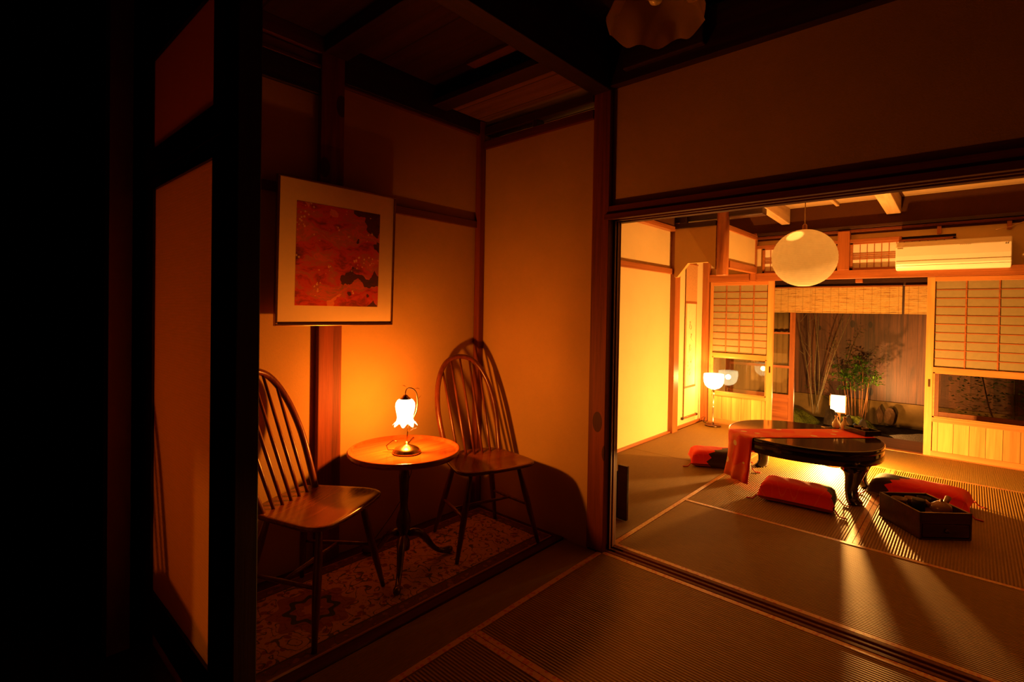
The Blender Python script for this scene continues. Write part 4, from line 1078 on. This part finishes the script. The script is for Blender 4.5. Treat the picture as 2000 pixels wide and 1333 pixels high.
# ---- reed blinds on the veranda
def blind(x0, x1, label, z0=1.275):
    t = thing('reed_blind', ((x0 + x1) / 2, 6.545, z0), 0, label, 'blind', 'reed blinds over the garden opening')
    hw_ = (x1 - x0) / 2
    mb = MB(); n = int((1.56 - z0) / .0052); 
    vs = []; nx = 2
    rows = []
    for i in range(n + 1):
        z = (1.56 - z0) * i / n; y = .0016 * (1 if i % 2 else -1)
        rows.append([(-hw_, y, z), (hw_, y, z), (hw_, y + .003, z), (-hw_, y + .003, z)])
    mb.loft(rows, True, False); mb.build('slats', 'sudare', t)
    B(-hw_, hw_, -.005, .008, -.004, .006).build('bottom_rod', 'sudare', t)
    B(-hw_, hw_, -.006, .010, .280, .292).build('top_rod', 'w_mid_x', t)
    return t
blind(-2.28, -1.35, 'reed blind behind the left outer glass door')
blind(-1.348, -.535, 'wide reed blind hanging over the middle of the garden opening')
blind(-.515, .30, 'reed blind at the right of the opening, partly behind the paper door')

# ================================================================== GARDEN
struct(B(-4.5, 3.5, 6.68, 8.55, -.6, -.22).build('garden_ground', 'soil'), 'dark bare soil of the small courtyard garden', 'ground')
f = sempty('wall_garden', 'tall board fence of dark cedar on a low concrete footing behind the garden', 'fence')
B(-4.5, 3.5, 8.50, 8.54, .10, 3.2).build('boards', 'w_fence', f)
B(-4.5, 3.5, 8.46, 8.56, -.3, .10).build('footing', 'concrete', f, .004)
struct(B(-4.5, -4.4, 6.68, 8.55, -.3, 3.2).build('wall_garden', 'black_wall'), 'dark garden side wall at the left', 'wall')
struct(B(3.4, 3.5, 6.68, 8.55, -.3, 3.2).build('wall_garden', 'black_wall'), 'dark garden side wall at the right', 'wall')

def mound(name, cx, cy, rx, ry, h, m, label, cat, rot=0, seed=1, z0=-.225, kind=None, fine=.012):
    random.seed(seed); nr, na = 14, 48; ph = [random.random() * 6 for _ in range(6)]
    mb = MB(); rings = []
    for i in range(nr + 1):
        u = 1 - i / nr
        ring = []
        for k in range(na):
            a = 2 * pi * k / na
            rr = u * (1 + .10 * sin(3 * a + ph[0]) + .06 * sin(5 * a + ph[1]))
            x, y = rx * rr * cos(a), ry * rr * sin(a)
            z = h * (1 - u * u) ** .9 + fine * sin(x * 37 + ph[2]) * sin(y * 41 + ph[3]) * (1 - u ** 4)
            ring.append((x, y, z))
        rings.append(ring)
    mb.loft(rings, True)
    o = mb.build(name, m, None, loc=(cx, cy, z0), rot=(0, 0, rot)); tag(o, label, cat)
    if kind: o['kind'] = kind
    return o
mound('moss_mound', -1.92, 7.78, .40, .55, .20, 'moss', 'low dark moss mound at the left round the bare stems', 'moss', 0, 2, kind='stuff')
mound('moss_mound', -1.08, 7.70, .25, .36, .20, 'moss', 'green moss mound sloping towards the gravel', 'moss', .5, 3, kind='stuff')
mound('gravel_bed', -.36, 7.62, .40, .40, .09, 'gravel', 'pale raked gravel beside the moss', 'gravel', 0, 5, kind='stuff', fine=.003)
def rock(cx, cy, cz, sx, sy, sz, seed, label, m='stone', rz=0, group=None):
    random.seed(seed)
    bm = bmesh.new(); bmesh.ops.create_icosphere(bm, subdivisions=3, radius=1)
    pl = [(Vector((random.uniform(-1, 1), random.uniform(-1, 1), random.uniform(-.6, 1))).normalized(), random.uniform(.62, .9)) for _ in range(14)]
    for v in bm.verts:
        for n_, d_ in pl:
            k = v.co.dot(n_)
            if k > d_: v.co -= n_ * (k - d_)
        v.co.x *= sx; v.co.y *= sy; v.co.z *= sz
    me = bpy.data.meshes.new('garden_rock'); bm.to_mesh(me); bm.free(); me.materials.append(M[m])
    o = bpy.data.objects.new('garden_rock', me); COL.objects.link(o); o.location = (cx, cy, cz); o.rotation_euler = (0, 0, rz)
    tag(o, label, 'rock', group); return o
rock(-1.235, 7.13, -.05, .085, .08, .225, 11, 'tall dark rock standing in front of the left half of the garden lantern')
rock(-1.08, 7.12, -.07, .075, .07, .185, 12, 'dark rock standing in front of the right half of the garden lantern')
rock(-.935, 7.22, -.10, .06, .06, .15, 13, 'lower dark rock right of the lantern behind the sake bottles')
rock(-.875, 8.2, -.05, .05, .05, .12, 14, 'upright brown stone by the fence footing, the left of the pair', 'stone2')
rock(-.765, 8.2, -.05, .065, .055, .115, 15, 'upright brown stone by the fence footing, the right of the pair', 'stone2')
# gravel stones row
random.seed(3)
for i in range(7):
    rock(-.90 + i * .045, 7.52 - i * .02, -.20 - i * .002, .020, .018, .014, 40 + i, 'small pale pebble edging the moss mound, %s in the row' % ['leftmost', 'second from left', 'third from left', 'middle one', 'third from right', 'second from right', 'rightmost'][i], 'gravel', group='pale pebbles edging the moss')
# lantern
ln_ = thing('garden_lantern', (-1.215, 7.42, -.04), radians(8), 'glowing square paper garden lantern behind the dark rocks', 'lantern')
mb = MB()
for sx in (-1, 1):
    for sy in (-1, 1): mb.box(sx * .083 - .006, sx * .083 + .006, sy * .083 - .006, sy * .083 + .006, 0, .30)
mb.box(-.09, .09, -.09, .09, .09, .10)
mb.build('frame', 'bronze', ln_, .001)
mb = MB(); q = .080
for a, b in (((-q, -q), (q, -q)), ((q, -q), (q, q)), ((q, q), (-q, q)), ((-q, q), (-q, -q))):
    mb.add([(a[0], a[1], .10), (b[0], b[1], .10), (b[0], b[1], .288), (a[0], a[1], .288)], [(0, 1, 2, 3)])
mb.build('paper_shade', 'bulb_l', ln_)
point('lantern_light', (0, 0, .20), P_LANTERN, (1, .46, .12), .03, ln_)
B(-.03, .03, -.03, .03, -.16, .09).build('post', 'bronze', ln_)
# small spotlight fixture lighting the fence
sp_ = thing('garden_spotlight', (-1.02, 7.28, -.12), 0, 'small dark spotlight among the rocks aimed at the fence', 'lamp')
MB().tube([(0, 0, -.1), (0, 0, .02)], .008, 8).build('stake', 'blackm', sp_)
MB().tube([(-.012, -.03, .02), (.012, .02, .06)], [.022, .03], 14).build('housing', 'blackm', sp_)
l = bpy.data.lights.new('spot_light', 'SPOT'); l.energy = P_GARDEN; l.color = (1, .44, .12); l.spot_size = radians(60); l.spot_blend = .9; l.shadow_soft_size = .02
o = bpy.data.objects.new('spot_light', l); COL.objects.link(o); o.parent = sp_; o.location = (.022, .045, .085)
dvec = Vector((-.42, 8.5, .62)) - Vector((-1.0, 7.33, -.03)); o.rotation_euler = dvec.to_track_quat('-Z', 'Y').to_euler()

# bare multi-stem tree
random.seed(21)
tr_ = thing('garden_tree', (-1.50, 7.62, -.06), 0, 'slender bare many-stemmed young tree at the left of the garden', 'tree')
ends = [(-1.566, .45, -1.62, 1.5), (-1.46, .70, -1.55, 1.9), (-1.53, .62, -1.44, 1.9), (-1.40, .45, -1.15, 1.75), (-1.38, .55, -1.02, 1.7), (-1.55, .30, -1.75, 1.6)]
for i, (mx_, mz_, ex_, ez_) in enumerate(ends):
    b = Vector((random.uniform(-.035, .035), random.uniform(-.03, .03), 0)); m_ = Vector((mx_ + 1.5, random.uniform(-.06, .06), mz_)); e = Vector((ex_ + 1.5, random.uniform(-.15, .15), ez_))
    P = [b, b.lerp(m_, .5) + Vector((random.uniform(-.015, .015), 0, 0)), m_, m_.lerp(e, .33) + Vector((random.uniform(-.03, .03), 0, 0)), m_.lerp(e, .66) + Vector((random.uniform(-.03, .03), 0, 0)), e]
    MB().tube(P, [.009, .008, .0065, .005, .0036, .002], 7).build('stem', 'bark', tr_, 0, 2, 1)
    for k in range(6):
        mb = MB()
        u = random.uniform(.1, .95); s0 = m_.lerp(e, u); dd = Vector((random.uniform(-.22, .22), random.uniform(-.12, .12), random.uniform(.08, .26)))
        mb.tube([s0, s0 + dd * .5 + Vector((0, 0, .02)), s0 + dd], [.0024, .0018, .001], 5)
        mb.build('twig', 'bark', tr_)

def leaf(mb, p, d, L, Wd):
    d = d.normalized(); sd = d.cross(Vector((random.uniform(-.3, .3), random.uniform(-.3, .3), 1))).normalized() * Wd; up = sd.cross(d).normalized() * Wd * .3
    m_ = p + d * L * .45
    mb.add([p, m_ + sd - up, p + d * L, m_ - sd - up, m_], [(0, 1, 4), (1, 2, 4), (2, 3, 4), (3, 0, 4)])
# nandina (red-caned shrub with leafy crown)
random.seed(33)
nd_ = thing('nandina_shrub', (-1.07, 7.98, -.12), 0, 'leafy bright green shrub on reddish canes right of the lantern', 'shrub')
canes = [(-.10, .0, -.16, .58), (-.04, .02, -.08, .62), (.02, .0, .03, .70), (.06, .02, .09, .56), (.03, -.02, .11, .60), (-.07, -.02, -.10, .50), (-.12, .02, -.22, .66), (.0, .03, -.02, .80)]
crown = MB()
for i, (bx_, by_, ex_, ez_) in enumerate(canes):
    b = Vector((bx_, by_, 0)); e = Vector((ex_, by_ * 2, ez_))
    MB().tube([b, b.lerp(e, .5) + Vector((.006, 0, 0)), e], [.006, .0055, .003], 7).build('cane', 'cane', nd_)
    for k in range(11):
        a = random.uniform(0, 2 * pi); el = random.uniform(-.2, .6)
        dd = Vector((cos(a) * cos(el), sin(a) * cos(el) * .6, sin(el))); Lb = random.uniform(.10, .22)
        s0 = e - Vector((0, 0, random.uniform(0, .10))); tip = s0 + dd * Lb
        crown.tube([s0, s0.lerp(tip, .5) + Vector((0, 0, .015)), tip], [.0018, .0015, .001], 4)
        for q_ in range(9):
            u = .3 + .7 * q_ / 8; p = s0.lerp(tip, u); ld = dd * .5 + Vector((random.uniform(-1, 1), random.uniform(-1, 1), random.uniform(-.6, .4)))
            leaf(crown, p, ld, random.uniform(.034, .058), random.uniform(.008, .013))
crown.build('foliage', 'leaf', nd_)
# maple sprays across the view
random.seed(52)
mp_ = thing('maple_tree', (-1.33, 8.30, -.12), 0, 'thin maple with sparse small leaves spreading in front of the fence', 'tree')
fol = MB()
for (ex_, ey_, ez_) in ((-.28, 0, .52), (-.30, -.2, .42), (.10, 0, .98), (.42, -.1, .92), (.50, .05, .80), (-.1, -.1, 1.02), (.22, 0, 1.18), (-.38, -.15, .33)):
    b = Vector((0, 0, 0)); e = Vector((ex_, ey_, ez_)); m_ = Vector((ex_ * .25, ey_ * .4, ez_ * .62))
    MB().tube([b, m_, m_.lerp(e, .6) + Vector((0, 0, .03)), e], [.006, .004, .003, .0012], 6).build('branch', 'bark', mp_, 0, 2, 1)
    for k in range(26):
        u = random.uniform(.35, 1.05); p = m_.lerp(e, u) + Vector((random.uniform(-.05, .05), random.uniform(-.06, .06), random.uniform(-.015, .05)))
        for j in range(3):
            a = random.uniform(0, 2 * pi); leaf(fol, p, Vector((cos(a), sin(a), random.uniform(-.4, .2))), .024, .005)
fol.build('foliage', 'leaf', mp_)
# shrub behind the right door glass
random.seed(61)
hb = thing('garden_hedge_shrub', (.35, 7.6, -.1), 0, 'dark leafy shrub seen dimly through the right door glass', 'shrub')
fo = MB()
for k in range(900):
    a = random.uniform(0, 2 * pi); r_ = .45 * random.random() ** .5; z = random.uniform(.05, .95)
    p = Vector((r_ * cos(a) * 1.2, r_ * sin(a) * .7, z)); a = random.uniform(0, 2 * pi); leaf(fo, p, Vector((cos(a), sin(a), random.uniform(-.5, .5))), .05, .014)
fo.build('foliage', 'leaf', hb)
for x in (-.2, 0, .2): MB().tube([(x * .3, 0, -.1), (x, 0, .4), (x * 1.4, .05, .85)], [.012, .008, .004], 6).build('stem', 'bark', hb)
# stone basin near the veranda
o = MB().lathe([(.001, -.24), (.16, -.24), (.19, -.18), (.20, -.10), (.18, -.085), (.15, -.09), (.13, -.13), (.001, -.14)], n=36).build('stone_basin', 'stone', None, loc=(-.80, 6.95, 0)); tag(o, 'round dark stone basin just outside the veranda', 'basin')
